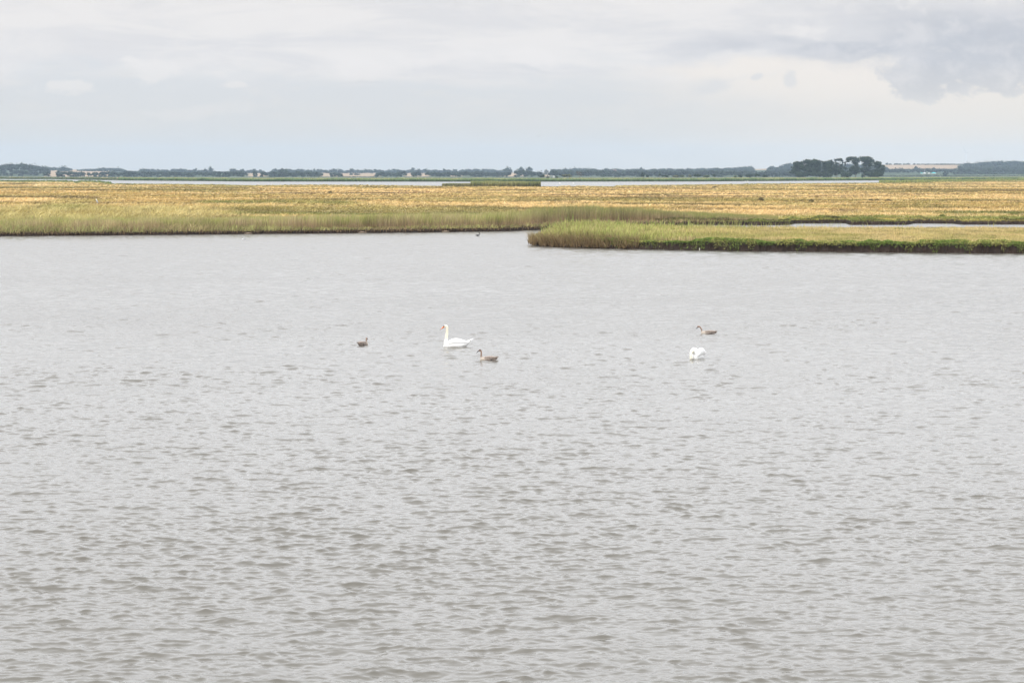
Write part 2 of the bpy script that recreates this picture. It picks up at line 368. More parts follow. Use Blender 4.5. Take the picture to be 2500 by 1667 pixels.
def ground_z(x, y): return .56+.16*(fbm(x/18, y/12, 1, 4)-.5)+.10*(fbm(x/4, y/2.5, 3, 3)-.5)
def land(name, px_edges, frontf, backf, colf, zf, bank_h, nrows, mat, rough_edge=1.2):
    pxs = px_edges; nc = len(pxs)
    Df = frontf(pxs); Db = backf(pxs)
    s = np.linspace(0, 1, nrows)
    pre = np.array([-.35, -.1, .0, .12, .30, .55]); preh = np.array([-.9, -.25, .05, .5, .86, 1.0])
    rows = []; 
    for j, o in enumerate(pre):
        rows.append((Df+o, preh[j]))
    Ys, Zs = [], []
    xr = (pxs-CX)/F*math.cos(TH)*Df
    nf = (fbm(xr/1.1, xr*0+3, 2, 4, .6)-.5)*rough_edge
    for (Dd, hh) in rows:
        jit = (fbm(xr/.45, xr*0+hh*4, 3, 3, .6)-.5)*.45
        yy = Dd+nf+jit; xx = (pxs-CX)/F*math.cos(TH)*yy
        zz = zf(xx, yy)*hh if hh > 0 else np.full(nc, hh)
        Ys.append((xx, yy)); Zs.append(zz)
    D0 = Df+.8+nf
    for t in s[1:]:
        D_ = 1/((1-t)/D0+t/(Db-.8)); xx = (pxs-CX)/F*math.cos(TH)*D_
        Ys.append((xx, D_)); Zs.append(zf(xx, D_))
    for o, hh in ((0, .35), (.6, -.6)):
        D_ = Db+o; xx = (pxs-CX)/F*math.cos(TH)*D_; Ys.append((xx, D_)); Zs.append(zf(xx, D_)*hh if hh > 0 else np.full(nc, hh))
    Xa = np.stack([a for a, b in Ys]); Ya = np.stack([b for a, b in Ys]); Za = np.stack(Zs)
    nr = len(Xa)
    col = colf(Xa.ravel(), Ya.ravel())
    bk = np.zeros((nr, nc)); bk[:len(pre)] = 1; bk[len(pre)] = .6; bk[-2:] = 1
    mudc = mixc(MUD*.7, MUD*1.9, fbm(Xa.ravel()/.6, Za.ravel()*3+Ya.ravel()/2, 4, 4))
    col = mixc(col, mudc, bk.ravel())
    i = (np.arange(nr-1)[:, None]*nc+np.arange(nc-1)[None]).ravel()
    f = np.stack([i, i+1, i+nc+1, i+nc], 1)
    return tag(mesh(name, np.stack([Xa, Ya, Za], -1).reshape(-1, 3), f, mat, col=col, smooth=True), kind='structure')
def land_mat():
    m, t, b = new_mat('marsh_soil_and_turf', .95, (.3, .2, .1), .1); q = G(t)
    at = N(t, 'ShaderNodeAttribute', attribute_name='Col'); tcn = N(t, 'ShaderNodeTexCoord')
    n = q.noise(tcn.outputs['Object'], 2.2, 6, .7); n2 = q.noise(tcn.outputs['Object'], .35, 4, .6)
    s = q.m('ADD', q.m('MULTIPLY', q.m('SUBTRACT', n, .5), 1.3), q.m('ADD', q.m('MULTIPLY', q.m('SUBTRACT', n2, .5), .9), .95))
    vm = N(t, 'ShaderNodeVectorMath', operation='SCALE'); L(t, at.outputs['Color'], vm.inputs[0]); L(t, s, vm.inputs['Scale'])
    L(t, vm.outputs[0], b.inputs['Base Color'])
    bm = N(t, 'ShaderNodeBump'); bm.inputs['Distance'].default_value = .25; bm.inputs['Strength'].default_value = .7
    L(t, n, bm.inputs['Height']); L(t, bm.outputs[0], b.inputs['Normal'])
    return m
M_land = land_mat()
pxm = np.concatenate([np.linspace(-900, -100, 120), np.linspace(-99, 2600, 1500), np.linspace(2602, 3600, 140)])
land('meadow', pxm, lambda p: line_D(p, front_pts), lambda p: line_D(p, back_pts, .6), meadow_color, ground_z, .56, 300, M_land)

# meadow grass
def meadow_grass():
    parts = []
    n = 230000
    px = rng.uniform(-350, 2850, n); f_ = np.interp(px, *front_pts)-8; b_ = np.interp(px, *back_pts)+1
    py = f_+(b_-f_)*rng.random(n)**.85
    D = dist(py, .6); x = X(px, D, .6); keep = D < line_D(px, back_pts, .6)-2
    x, D = x[keep], D[keep]; n = len(x)
    h = meadow_height(x, D)*rng.uniform(.6, 1.25, n); c = meadow_color(x, D)
    wd = np.maximum(.04, D*.0011/SC*sstep(150*SC, 420*SC, D)+D*.0004/SC)*rng.uniform(.6, 1.4, n); h = h*.75
    z = ground_z(x, D)-.03
    v = rng.uniform(.93, 1.12, n)[:, None]; lD = np.log(D)*15; tf = fbm(x/.9+lD*.8, lD*2.6, 2, 4, .6); v = v*(.72+.5*sstep(.3, .7, tf))[:, None]; h = h*(.55+.9*tf)
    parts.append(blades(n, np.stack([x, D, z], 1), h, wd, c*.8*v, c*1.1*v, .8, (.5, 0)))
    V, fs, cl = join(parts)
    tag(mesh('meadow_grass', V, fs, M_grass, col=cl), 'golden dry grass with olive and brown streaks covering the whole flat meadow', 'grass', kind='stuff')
meadow_grass()

def reed_belt():
    """reeds along the lake edge of the meadow"""
    n = 120000
    px = rng.uniform(-300, 1900, n)
    D0 = line_D(px, front_pts); dep = (14+7*fbm(px/90, px*0, 2, 3))*SC; t = rng.random(n)**.8
    D = D0+.35+t*dep; x = X(px, D, .6)
    tall = np.interp(px, [-300, 100, 500, 700, 1200, 1300, 1450, 1560, 1700, 1800, 1900], [1.15, 1.15, 1.25, 1.5, 1.65, 2.0, 2.25, 1.8, 1.15, .75, .35])
    clump = fbm(x/1.3, D/2.2, 3, 3); big = fbm(x/4.5+3, D/9, 2, 3)
    h = tall*(.42+.62*clump+.55*big)*rng.uniform(.7, 1.1, n)*(1-.25*t)
    keep = rng.random(n) < .15+1.3*fbm(x/1.6+5, D/2.2, 4, 3)
    x, D, h, t, px = x[keep], D[keep], h[keep], t[keep], px[keep]; n = len(x)
    z = ground_z(x, D)-.05
    g_ = fbm(x/2.4, D/4, 5, 4); v = rng.uniform(.7, 1.3, n)[:, None]*(.62+.75*fbm(x/1.1+7, D/2, 1, 3))[:, None]
    top = mixc(cc(.33, .37, .10), cc(.50, .42, .22), sstep(.35, .65, g_+rng.normal(0, .12, n)))
    grn = mixc(top, cc(.21, .25, .07), sstep(1240, 1330, px)*.7)
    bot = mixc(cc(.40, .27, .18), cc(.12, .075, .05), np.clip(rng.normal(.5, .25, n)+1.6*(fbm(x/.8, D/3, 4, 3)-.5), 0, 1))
    top = mixc(top, cc(.40, .29, .18), (rng.random(n) < .22)*.8)
    V1 = blades(n, np.stack([x, D, z], 1), h, rng.uniform(.025, .06, n), bot, grn*v, .10, (.05, 0))
    # fallen and leaning stems over the bank
    m = 5200; px2 = rng.uniform(-300, 1800, m); D2 = line_D(px2, front_pts)+rng.uniform(-.35, .5, m); x2 = X(px2, D2)
    z2 = rng.uniform(.05, .5, m); h2 = rng.uniform(.3, .95, m)
    c2 = mixc(cc(.36, .25, .15), cc(.20, .14, .08), rng.random(m))
    V2 = blades(m, np.stack([x2, D2, z2], 1), h2, rng.uniform(.02, .05, m), c2, c2*1.15, .55, (0, -.1))
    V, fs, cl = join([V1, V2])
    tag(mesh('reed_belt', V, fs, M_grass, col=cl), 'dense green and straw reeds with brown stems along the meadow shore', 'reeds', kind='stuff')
reed_belt()

# ------------------------------------------------------------------ the spit
sf = PX([(1300, 597), (1306, 600.5), (1330, 602.5), (1400, 605), (1500, 607.5), (1600, 609.5), (1700, 611.5), (1860, 614), (2000, 615), (2200, 617), (2500, 619.5), (3600, 622)])
def spit_back(p):
    return SC*np.interp(p, [1300, 1306, 1330, 1400, 1500, 1700, 2000, 2500, 3600], [137.5, 139, 145, 151, 155, 157, 158, 158, 158])
def spit_color(x, y):
    px, py = proj(x, y, .8); y = y/SC; n = fbm(x/6, y/3, 1, 5, .6); n2 = fbm(x/2, y/1.2, 4, 3)
    c = mixc(cc(.38, .34, .13), cc(.52, .41, .20), sstep(.35, .65, n))
    c = mixc(c, mixc(cc(.30, .34, .10), cc(.46, .43, .16), n), sstep(1780, 1450, px)*.7)
    c = mixc(c, cc(.20, .19, .07), sstep(.52, .72, n2)*.75); c = mixc(c, cc(.50, .38, .22), sstep(.55, .7, fbm(x/3+4, y/1.5, 5, 3))*.5)
    return c
def spit_z(x, y): return .80+.14*(fbm(x/6, y/5, 2, 4)-.5)+.08*(fbm(x/1.2, y, 5, 2)-.5)
pxs = np.concatenate([np.linspace(1300, 1310, 12), np.linspace(1312, 2600, 1300), np.linspace(2604, 3600, 150)])
def spitf(p): return line_D(p, sf)
spit_zt = lambda x, y: spit_z(x, y)*np.clip(.5+.5*sstep(1300, 1420, proj(x, y, .5)[0]), .4, 1)
land('spit', pxs, spitf, spit_back, spit_color, spit_zt, .8, 90, M_land, .9)
def spit_plants():
    n = 105000
    px = rng.uniform(1301, 2850, n); a = line_D(px, sf)+.25; b = spit_back(px)-.2; D = a+(b-a)*rng.random(n)
    x = X(px, D, .7)
    tl = np.interp(px, [1300, 1330, 1400, 1500, 1600, 1750, 1900, 2100, 2850], [.35, .85, 1.15, .95, .62, .42, .33, .26, .24])
    cl_ = fbm(x/1.1, D/1.1, 3, 3); h = tl*(.35+1.2*cl_)*rng.uniform(.55, 1.15, n)
    edge = (D-a)/(b-a)
    lone = (rng.random(n) < .05*sstep(2200, 1700, px)+.004)*(edge > .75); h = np.where(lone, h+rng.uniform(.3, .75, n), h)
    z = spit_zt(x, D)-.04; c = spit_color(x, D); v = rng.uniform(.72, 1.35, n)[:, None]
    gr = mixc(c, cc(.30, .38, .09), (rng.random(n) < .3)*sstep(2100, 1500, px)*.9); gr = mixc(gr, cc(.2, .3, .07), lone*.8)
    bot = mixc(c*.75, cc(.20, .13, .07), sstep(1540, 1350, px))
    parts = [blades(n, np.stack([x, D, z], 1), h, np.where(px < 1700, rng.uniform(.02, .10, n), rng.uniform(.02, .06, n)), bot, gr*v*np.where(px < 1700, rng.uniform(.6, 1.4, n), 1)[:, None]*1.1, .24, (.06, 0))]
    # straw-brown stems bending over the water round the tip
    m = 4200; px2 = 1301+rng.random(m)**1.3*260; D2 = line_D(px2, sf)+rng.uniform(-.4, .9, m); x2 = X(px2, D2)-rng.uniform(-.1, .45, m)*(px2 < 1315)
    h2 = rng.uniform(.3, 1.2, m); c2 = mixc(cc(.40, .28, .16), cc(.17, .11, .06), rng.random(m))
    parts.append(blades(m, np.stack([x2, D2, rng.uniform(.0, .5, m)], 1), h2, rng.uniform(.02, .045, m), c2, mixc(c2, cc(.35, .36, .13), rng.random(m)*.7), .45, (-.12, -.1)))
    V, fs, cl = join(parts)
    tag(mesh('spit_grass', V, fs, M_grass, col=cl), 'yellow-green reeds and short tan grass covering the narrow spit', 'grass', kind='stuff')
spit_plants()
def leaves(cen, size, nrm=None, tilt=1.0):
    """one bent leaf (two triangles) per centre"""
    n = len(cen); a = rng.normal(size=(n, 3))
    if nrm is not None: a = a*tilt+nrm
    a /= np.linalg.norm(a, axis=1)[:, None]+1e-9
    r = rng.normal(size=(n, 3)); u = np.cross(a, r); u /= np.linalg.norm(u, axis=1)[:, None]+1e-9; v = np.cross(a, u)
    s = np.asarray(size)[:, None] if np.ndim(size) else size
    V = np.stack([cen-u*s, cen-v*s*.7, cen+u*s, cen+v*s*.7], 1).reshape(-1, 3)
    b = np.arange(n)*4
    return V, np.stack([b, b+1, b+2, b+3], 1)
def spit_herbs():
    n = 66000
    px = 1400+rng.random(n)*1450; fr = line_D(px, sf); x0 = X(px, fr+.5, .7)
    lump = sstep(.2, .75, fbm(x0/1.9, x0*0+2, 2, 4, .6)); keep = rng.random(n) < np.interp(px, [1400, 1470, 1560], [.1, .5, 1])*(.35+lump)
    px, fr, x0, lump = px[keep], fr[keep], x0[keep], lump[keep]; n = len(px)
    t = rng.random(n); wdt = .5+1.1*lump                 # across the edge, from the hanging lip back on to the turf
    yy = -.22+t*wdt*1.3
    nf = (fbm(x0/1.1, x0*0+3, 2, 4, .6)-.5)*.9
    top = .80+.38*lump*np.sin(np.clip(t*1.15+.05, 0, 1)*math.pi)**.6-(.28+.62*sstep(.35, .7, fbm(x0/.7, x0*0+6, 4, 3)))*(1-sstep(0, .22, t))*rng.random(n)
    z = top-np.abs(rng.normal(0, .05, n)); y = fr+yy+nf
    cen = np.stack([X(px, y, .7), y, z], 1)
    V, q = leaves(cen, rng.uniform(.03, .065, n), np.array([0, -.25, .8]), .9)
    c = mixc(cc(.19, .26, .06), cc(.38, .37, .12), sstep(.4, .65, fbm(x0/.9+3, y/.6, 4, 3))); c = mixc(c, cc(.10, .15, .03), (rng.random(n) < .25)*.8)
    col = np.repeat(c, 4, 0)
    tag(mesh('bank_herbs', V, q, M_leaf, col=col), 'low bright green plants hanging over the dark earth edge of the spit', 'plants', kind='stuff')
spit_herbs()
def channel_herbs():
    """dark low plants on the bank behind the side channel"""
    n = 30000
    px = rng.uniform(1600, 2850, n); fr = line_D(px, front_pts); x0 = X(px, fr, .6); lump = fbm(x0/2.5, x0*0+7, 1, 3)
    on = np.clip(fbm(x0/9, x0*0+1, 2, 2)*2-.55+sstep(1950, 1850, px), 0, 1); keep = rng.random(n) < on
    px, fr, x0, lump = px[keep], fr[keep], x0[keep], lump[keep]; n = len(px)
    t = rng.random(n); y = fr+.1+t*3.0; z = .45+.75*lump*np.sin(np.clip(t+.1, 0, 1)*3.0)+rng.normal(0, .05, n)
    V, q = leaves(np.stack([X(px, y, .6), y, z], 1), rng.uniform(.04, .09, n), np.array([0, -.2, .8]), .9)
    c = mixc(cc(.09, .085, .035), cc(.20, .23, .06), sstep(.4, .65, fbm(x0/2, y, 3, 3)))
    tag(mesh('channel_herbs', V, q, M_leaf, col=np.repeat(c, 4, 0)), 'dark olive low plants on the muddy bank behind the side channel', 'plants', kind='stuff')
channel_herbs()

# ------------------------------------------------------------------ far shore and hills
far_pts = PX([(-900, 437), (0, 437.5), (135, 438), (300, 440.5), (620, 443.2), (1240, 443.5), (1700, 443), (1860, 442), (2300, 439.5), (2430, 438.3), (3600, 437)])
crest = PX([(-900, 408), (0, 410), (120, 413), (290, 417), (350, 421), (480, 421), (640, 422), (800, 421.5), (1000, 421.5), (1240, 421.5), (1340, 421.5), (1500, 421), (1700, 418), (1800, 415), (1880, 412), (2000, 406), (2150, 402.8), (2345, 402.5), (2500, 402), (3600, 400)])
DC = 4700.0*SC; DH = 3000.0*SC
def hill_z(x, y):
    px = CX+F*x/(y*math.cos(TH)+.8)
    zc = CAMZ+(HY-np.interp(px, *crest))*DC/F
    t = np.clip((y-DH)/(DC-DH), 0, 1)
    return .6+(zc-.6)*t**1.15+np.where(y > DC, -(y-DC)*.004, 0)
far_front = line_D(pxm, far_pts)
def far_color(x, y):
    c = mixc(cc(.10, .115, .06), cc(.06, .08, .045), sstep(.4, .6, fbm(x/150, y/60, 1, 4)))
    return c
def build_far():
    pxs_ = np.linspace(-1200, 3700, 320)
    Df = line_D(pxs_, far_pts); rows = [Df-1, Df, Df+1.0]
    zz = [-.5, .1, .6]
    Xa, Ya, Za = [], [], []
    for r_, z_ in zip(rows, zz): Xa.append((pxs_-CX)/F*math.cos(TH)*r_); Ya.append(r_); Za.append(np.full(len(pxs_), z_))
    for t in np.linspace(0, 1, 20)[1:]:
        r_ = Df+1+(DH-Df-1)*t; Xa.append((pxs_-CX)/F*math.cos(TH)*r_); Ya.append(r_); Za.append(np.full(len(pxs_), .6))
    Xa, Ya, Za = map(np.array, (Xa, Ya, Za)); nr, nc = Xa.shape
    col = far_color(Xa.ravel(), Ya.ravel()); i = (np.arange(nr-1)[:, None]*nc+np.arange(nc-1)[None]).ravel()
    tag(mesh('far_shore', np.stack([Xa, Ya, Za], -1).reshape(-1, 3), np.stack([i, i+1, i+nc+1, i+nc], 1), M_land, col=col, smooth=True), kind='structure')
    # hills with stubble fields
    Xa, Ya, Za = [], [], []
    for r_ in np.concatenate([np.linspace(DH, DC, 60), np.linspace(DC+100, 16000, 14)]):
        xx = (pxs_-CX)/F*math.cos(TH)*r_; Xa.append(xx); Ya.append(np.full(len(pxs_), r_)); Za.append(hill_z(xx, np.full(len(pxs_), r_)))
    Xa, Ya, Za = map(np.array, (Xa, Ya, Za)); nr, nc = Xa.shape
    n = fbm(Xa.ravel()/400, Ya.ravel()/120, 2, 2)
    col = mixc(cc(.30, .215, .145), cc(.39, .285, .18), n)
    px, py = proj(Xa.ravel(), Ya.ravel(), Za.ravel())
    fld = np.zeros(len(px), bool)
    for a_, b_ in ((108, 266), (600, 646), (765, 926), (985, 1046), (1092, 1128), (1208, 1286), (1330, 1345), (2160, 2346)): fld |= (px > a_)*(px < b_)
    fld |= (px > 1840)*(px < 1885)*(py < 415.5)
    grn = ~fld | ((px > 2080)*(py > 412.5))
    col = mixc(col, cc(.05, .07, .035), grn.astype(float))
    i = (np.arange(nr-1)[:, None]*nc+np.arange(nc-1)[None]).ravel()
    m = M_land
    tag(mesh('hills', np.stack([Xa, Ya, Za], -1).reshape(-1, 3), np.stack([i, i+1, i+nc+1, i+nc], 1), m, col=col, smooth=True), kind='structure')
build_far()

def far_reeds(name, label, n, px0, px1, Dfun, depth, h, topc, botc, seed, wd=1.0, zbase=.0, wob=.25):
    r = np.random.default_rng(seed); px = r.uniform(px0, px1, n); t = r.random(n)
    D = Dfun(px)+t*depth; x = X(px, D, 1)
    hh = h*(1-wob+2*wob*fbm(x/(10), D/10+seed, seed, 3))*r.uniform(.8, 1.08, n)
    c = mixc(topc[0], topc[1], sstep(.35, .65, fbm(x/14, D/8, seed+1, 3)))
    bc = mixc(botc*.6, botc*1.4, fbm(x/9, D/6, seed+2, 3))
    # each reed clump: short wide blade, hazy head on top
    V, q, tt, cl = blades(n, np.stack([x, D, np.full(n, zbase)], 1), hh, wd*r.uniform(.6, 1.4, n), bc, c, .06, (.02, 0))
    return tag(mesh(name, V, [q, tt], M_grass, col=cl), label, 'reeds', kind='stuff')
GR = (cc(.17, .27, .10), cc(.26, .34, .13))
far_reeds('reed_bed', 'long green reed bed along the far edge of the far lake', 26000, 290, 3600, lambda p: line_D(p, far_pts)-2, 14, 2.5, GR, cc(.06, .08, .04), 1, 1.2)
far_reeds('reed_bed', 'pale straw-topped reeds in a strip behind the green far reed bed', 20000, 290, 3600, lambda p: line_D(p, far_pts)+14, 90, 2.9, (cc(.52, .46, .22), cc(.40, .42, .18)), cc(.20, .22, .09), 2, 1.5)
far_reeds('reed_bed', 'dark green reed bed at the far left of the far lake', 5000, -900, 300, lambda p: line_D(p, far_pts)+2, 30, 2.6, (cc(.13, .18, .07), cc(.20, .23, .09)), cc(.06, .07, .04), 3, 1.6)
far_reeds('reed_bed', 'tan reed strip behind the dark reeds at the far left', 5000, -900, 330, lambda p: line_D(p, far_pts)+40, 160, 2.5, (cc(.60, .44, .25), cc(.50, .40, .20)), cc(.4, .3, .16), 4, 2.0)
far_reeds('reed_bed', 'taller green and brown reed bed jutting into the far lake beyond the meadow', 9000, 1150, 1319, lambda p: line_D(p, back_pts, .6)-32, 34, 2.5, (cc(.24, .27, .10), cc(.34, .34, .14)), cc(.10, .08, .045), 5, .7, .4, .2)
far_reeds('reed_bed', 'low thin reeds tapering along the meadow edge left of the tall reed bed', 4000, 1080, 1200, lambda p: line_D(p, back_pts, .6)-25, 26, 1.5, (cc(.20, .23, .09), cc(.3, .28, .13)), cc(.10, .08, .045), 6, .6, .4, .3)
far_reeds('reed_bed', 'soft green reeds on the right where the far lake narrows', 8000, 2145, 3600, lambda p: line_D(p, back_pts, .6)-95, 100, 1.9, (cc(.26, .31, .10), cc(.34, .36, .13)), cc(.16, .17, .06), 7, 1.0, .4, .45)
far_reeds('reed_bed', 'dark green rounded reed clumps at the left of the near edge of the far lake', 3000, -900, 272, lambda p: line_D(p, back_pts, .6)-60, 62, 1.3, (cc(.15, .22, .06), cc(.20, .26, .08)), cc(.08, .11, .04), 8, 1.0, .4, .5)

# ------------------------------------------------------------------ trees
M_bark = mottled('bark', (.16, .13, .11), (.26, .22, .19), 2)
M_barkpale = mottled('pale_bark', (.34, .28, .24), (.22, .18, .15), 2)
ico_v, ico_f = None, None
def ico():
    global ico_v, ico_f
    if ico_v is None:
        t = (1+5**.5)/2
        v = np.array([(-1, t, 0), (1, t, 0), (-1, -t, 0), (1, -t, 0), (0, -1, t), (0, 1, t), (0, -1, -t), (0, 1, -t), (t, 0, -1), (t, 0, 1), (-t, 0, -1), (-t, 0, 1)], float)
        ico_v = v/np.linalg.norm(v[0]); ico_f = np.array([(0, 11, 5), (0, 5, 1), (0, 1, 7), (0, 7, 10), (0, 10, 11), (1, 5, 9), (5, 11, 4), (11, 10, 2), (10, 7, 6), (7, 1, 8), (3, 9, 4), (3, 4, 2), (3, 2, 6), (3, 6, 8), (3, 8, 9), (4, 9, 5), (2, 4, 11), (6, 2, 10), (8, 6, 7), (9, 8, 1)])
    return ico_v, ico_f
def crown_parts(lobes, leaf, dens, c1, c2, core=.62):
    """lobes: (x,y,z,rx,ry,rz). Leaves are scattered through each lobe's outer half; a small dark core of twigs and leaves fills it."""
    Vs, qs, ts, cs = [], [], [], []; o = 0
    for (x, y, z, rx, ry, rz) in lobes:
        n = max(14, int(dens*(rx*rz+rx*ry+ry*rz)/(leaf*leaf)))
        d = rng.normal(size=(n, 3)); d /= np.linalg.norm(d, axis=1)[:, None]
        rad = rng.uniform(.62, 1.12, n)**1.0; bump = .82+.36*vn(d[:, 0]*2.2+x, d[:, 2]*2.2+d[:, 1]+z, 2)
        s = np.array([rx, ry, rz]); cen = np.array([x, y, z])+d*(rad*bump)[:, None]*s
        V, q = leaves(cen, leaf*rng.uniform(.6, 1.3, n), d*1.2, .8)
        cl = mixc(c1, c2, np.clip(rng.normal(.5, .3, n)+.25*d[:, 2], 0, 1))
        Vs.append(V); qs.append(q+o); cs.append(np.repeat(cl, 4, 0)); o += len(V)
        if core:
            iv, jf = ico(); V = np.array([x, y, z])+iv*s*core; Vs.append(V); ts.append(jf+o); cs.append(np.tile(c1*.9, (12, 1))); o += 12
    return np.concatenate(Vs), [np.concatenate(qs)]+([np.concatenate(ts)] if ts else []), np.concatenate(cs)
def tube(pts, rad, seg=7):
    pts = np.array(pts, float); n = len(pts); V = []
    for i in range(n):
        d = pts[min(i+1, n-1)]-pts[max(i-1, 0)]; d /= np.linalg.norm(d)
        a = np.cross(d, [0.31, .9, .1]); a /= np.linalg.norm(a); b = np.cross(d, a)
        for s in range(seg):
            t = 2*math.pi*s/seg; V.append(pts[i]+(a*math.cos(t)+b*math.sin(t))*rad[i])
    f = []
    for i in range(n-1):
        for s in range(seg):
            s2 = (s+1) % seg; f.append((i*seg+s, i*seg+s2, (i+1)*seg+s2, (i+1)*seg+s))
    V.append(pts[0]); V.append(pts[-1]); t = []
    for s in range(seg): t.append((n*seg, (s+1) % seg, s)); t.append((n*seg+1, (n-1)*seg+s, (n-1)*seg+(s+1) % seg))
    return np.array(V), np.array(f), np.array(t)
def merge_geo(gs):
    Vs, q, t = [], [], []; o = 0
    for g_ in gs:
        Vs.append(g_[0]); o2 = o
        if len(g_[1]): q.append(np.asarray(g_[1])+o)
        if len(g_) > 2 and len(g_[2]): t.append(np.asarray(g_[2])+o)
        o += len(g_[0])
    fs = []
    if q: fs.append(np.concatenate(q))
    if t: fs.append(np.concatenate(t))
    return np.concatenate(Vs), fs
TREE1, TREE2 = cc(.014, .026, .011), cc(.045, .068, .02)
FAR1, FAR2 = cc(.018, .030, .018), cc(.058, .082, .045)
GT = 'trees of the dark copse'
def tree(name, label, D, base_px, lobes_px, trunks, cat='tree', group=None, zb=None, c=(TREE1, TREE2), leaf=None, dens=1.5, bark=None, depth=.8, core=.72, trw=None):
    """lobes_px (px, py, rx, ry) and trunks [[(px,py),...], ...] given as seen from the camera, built at distance D"""
    if cat == 'tree' and group == GT:
        a = [l[0] for l in lobes_px]; top = min(l[1]-l[3] for l in lobes_px)
        lobes_px = lobes_px+[(random.uniform(min(a), max(a)), random.uniform(top+14, 429), random.uniform(2.5, 4.5), random.uniform(2, 4)) for _ in range(11)]+[(l[0]+random.uniform(-1, 1)*l[2], l[1]-random.uniform(.2, .8)*l[3], random.uniform(1.6, 3), random.uniform(1.2, 2.2)) for l in lobes_px if l[1] < top+14]
    s = D/F; bx = X(base_px, D); zb = .6 if zb is None else zb
    root = empty(name, (bx, D, zb)); tag(root, label, cat, group)
    lobes = []
    for (px, py, rx, ry) in lobes_px:
        lobes.append((X(px, D)-bx, random.uniform(-.35, .35)*rx*s*2*depth, float(Zof(py, D))-zb, rx*s, rx*s*depth, ry*s))
    lf = leaf or D*.00042/SC
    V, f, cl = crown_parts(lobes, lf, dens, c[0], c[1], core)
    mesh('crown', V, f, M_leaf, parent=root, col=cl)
    gs = []
    for j, tr in enumerate(trunks):
        pts = []
        for i, (px, py) in enumerate(tr): pts.append((X(px, D)-bx, (i*.25 if j else 0), float(Zof(py, D))-zb))
        if j == 0: pts[0] = (pts[0][0], 0, -.3)
        r0 = (trw or .9)*s*(1.0 if j == 0 else .55); gs.append(tube(pts, np.linspace(r0, r0*.45, len(pts))))
    V, f = merge_geo(gs)
    mesh('trunk', V, f, bark or M_bark, parent=root, smooth=True)
    return root
def rl(px0, px1, top, bot, n, r):
    """n random lobes filling a box in view"""
    return [(random.uniform(px0+r*.8, px1-r*.8), random.uniform(top+r*.9, bot), r*random.uniform(.8, 1.25), r*random.uniform(.65, .95)) for _ in range(n)]
D0 = 1790*SC
tree('tree', 'dark tree at the left end of the copse with a low side branch', D0, 1946, rl(1934, 1962, 391, 427, 27, 7)+[(1937, 421, 9, 3.6), (1931, 422, 5, 3), (1950, 416, 7, 4), (1943, 414, 6, 3)], [[(1946, 434), (1946, 420), (1947, 402)], [(1946, 424), (1938, 421)]], group=GT)
tree('tree', 'copse tree showing a pale forked trunk', D0-25, 1965, rl(1955, 1990, 387.5, 424, 30, 7)+[(1958, 412, 6, 4), (1980, 414, 5, 4)], [[(1965, 434), (1965.5, 421), (1964, 405), (1966, 395)], [(1966, 421), (1971, 416), (1975, 408)], [(1964, 414), (1957, 411)]], group=GT, bark=M_barkpale)
tree('tree', 'dark copse tree right beside the pale forked trunk', D0+20, 1995, rl(1977, 2005, 386.5, 424, 26, 7)+[(1990, 425, 9, 5)], [[(1995, 434), (1994, 410), (1992, 396)]], group=GT)
tree('tree', 'broad dark bluish tree at the middle of the copse', D0+45, 2013, rl(2004, 2026, 391, 428, 24, 7), [[(2013, 434), (2013, 400)]], group=GT)
tree('tree', 'middle copse tree left of the gap of sky', D0, 2027, rl(2019, 2037, 389, 428, 20, 6.5)+[(2040, 424, 8, 5)], [[(2028, 434), (2027, 400)]], group=GT)
tree('tree', 'small umbrella-topped tree over the gap of sky in the copse', D0-15, 2043, [(2041, 391, 6, 3.6), (2048, 390, 7, 3.8), (2055, 393, 5, 3.2), (2057, 398, 3, 2.4), (2045, 412, 7, 7), (2040, 406, 5, 6), (2050, 420, 7, 6), (2060, 410, 7, 4), (2065, 412, 5, 3.5), (2053, 404, 4, 4), (2041, 422, 6, 6), (2044, 399, 5, 3), (2046, 416, 9, 9), (2037, 413, 6, 9)], [[(2043, 434), (2044, 415), (2050, 402), (2050, 392)], [(2047, 412), (2060, 410)]], group=GT)
tree('tree', 'tall tree with an overhanging canopy right of the gap in the copse', D0, 2090, [(2069, 389, 6, 4.6), (2076, 388, 8, 5.5), (2086, 388, 9, 6), (2094, 391, 8, 6.5), (2071, 395, 5, 3), (2084, 394, 8, 4), (2090, 399, 8, 5), (2087, 415, 9, 8), (2076, 414, 6, 8), (2095, 416, 7, 8), (2082, 411, 8, 7), (2092, 408, 6, 6), (2088, 422, 8, 6), (2078, 420, 5, 5), (2063, 397, 4, 3)], [[(2089, 434), (2089, 415), (2085, 400), (2082, 388)], [(2088, 408), (2095, 398), (2095, 390)]], group=GT)
tree('tree', 'tallest broad-crowned tree of the copse', D0+30, 2111, rl(2094, 2130, 381.5, 398, 18, 7)+[(2104, 387, 9, 5), (2118, 387, 9, 5), (2128, 394, 7, 6), (2112, 402, 9, 8), (2124, 402, 9, 8), (2120, 413, 8, 7), (2104, 414, 7, 7), (2113, 421, 10, 8), (2127, 422, 7, 8)], [[(2111, 434), (2111, 415), (2114, 400), (2114, 388)], [(2112, 410), (2104, 398), (2102, 390)]], group=GT)
tree('tree', 'dense rounded tree at the right end of the copse', D0, 2148, rl(2132, 2156, 392, 428, 28, 7)+[(2154, 413, 8, 9), (2152, 422, 8, 5), (2146, 402, 7, 7), (2157, 407, 4, 5)], [[(2143, 434), (2143, 405)]], group=GT)
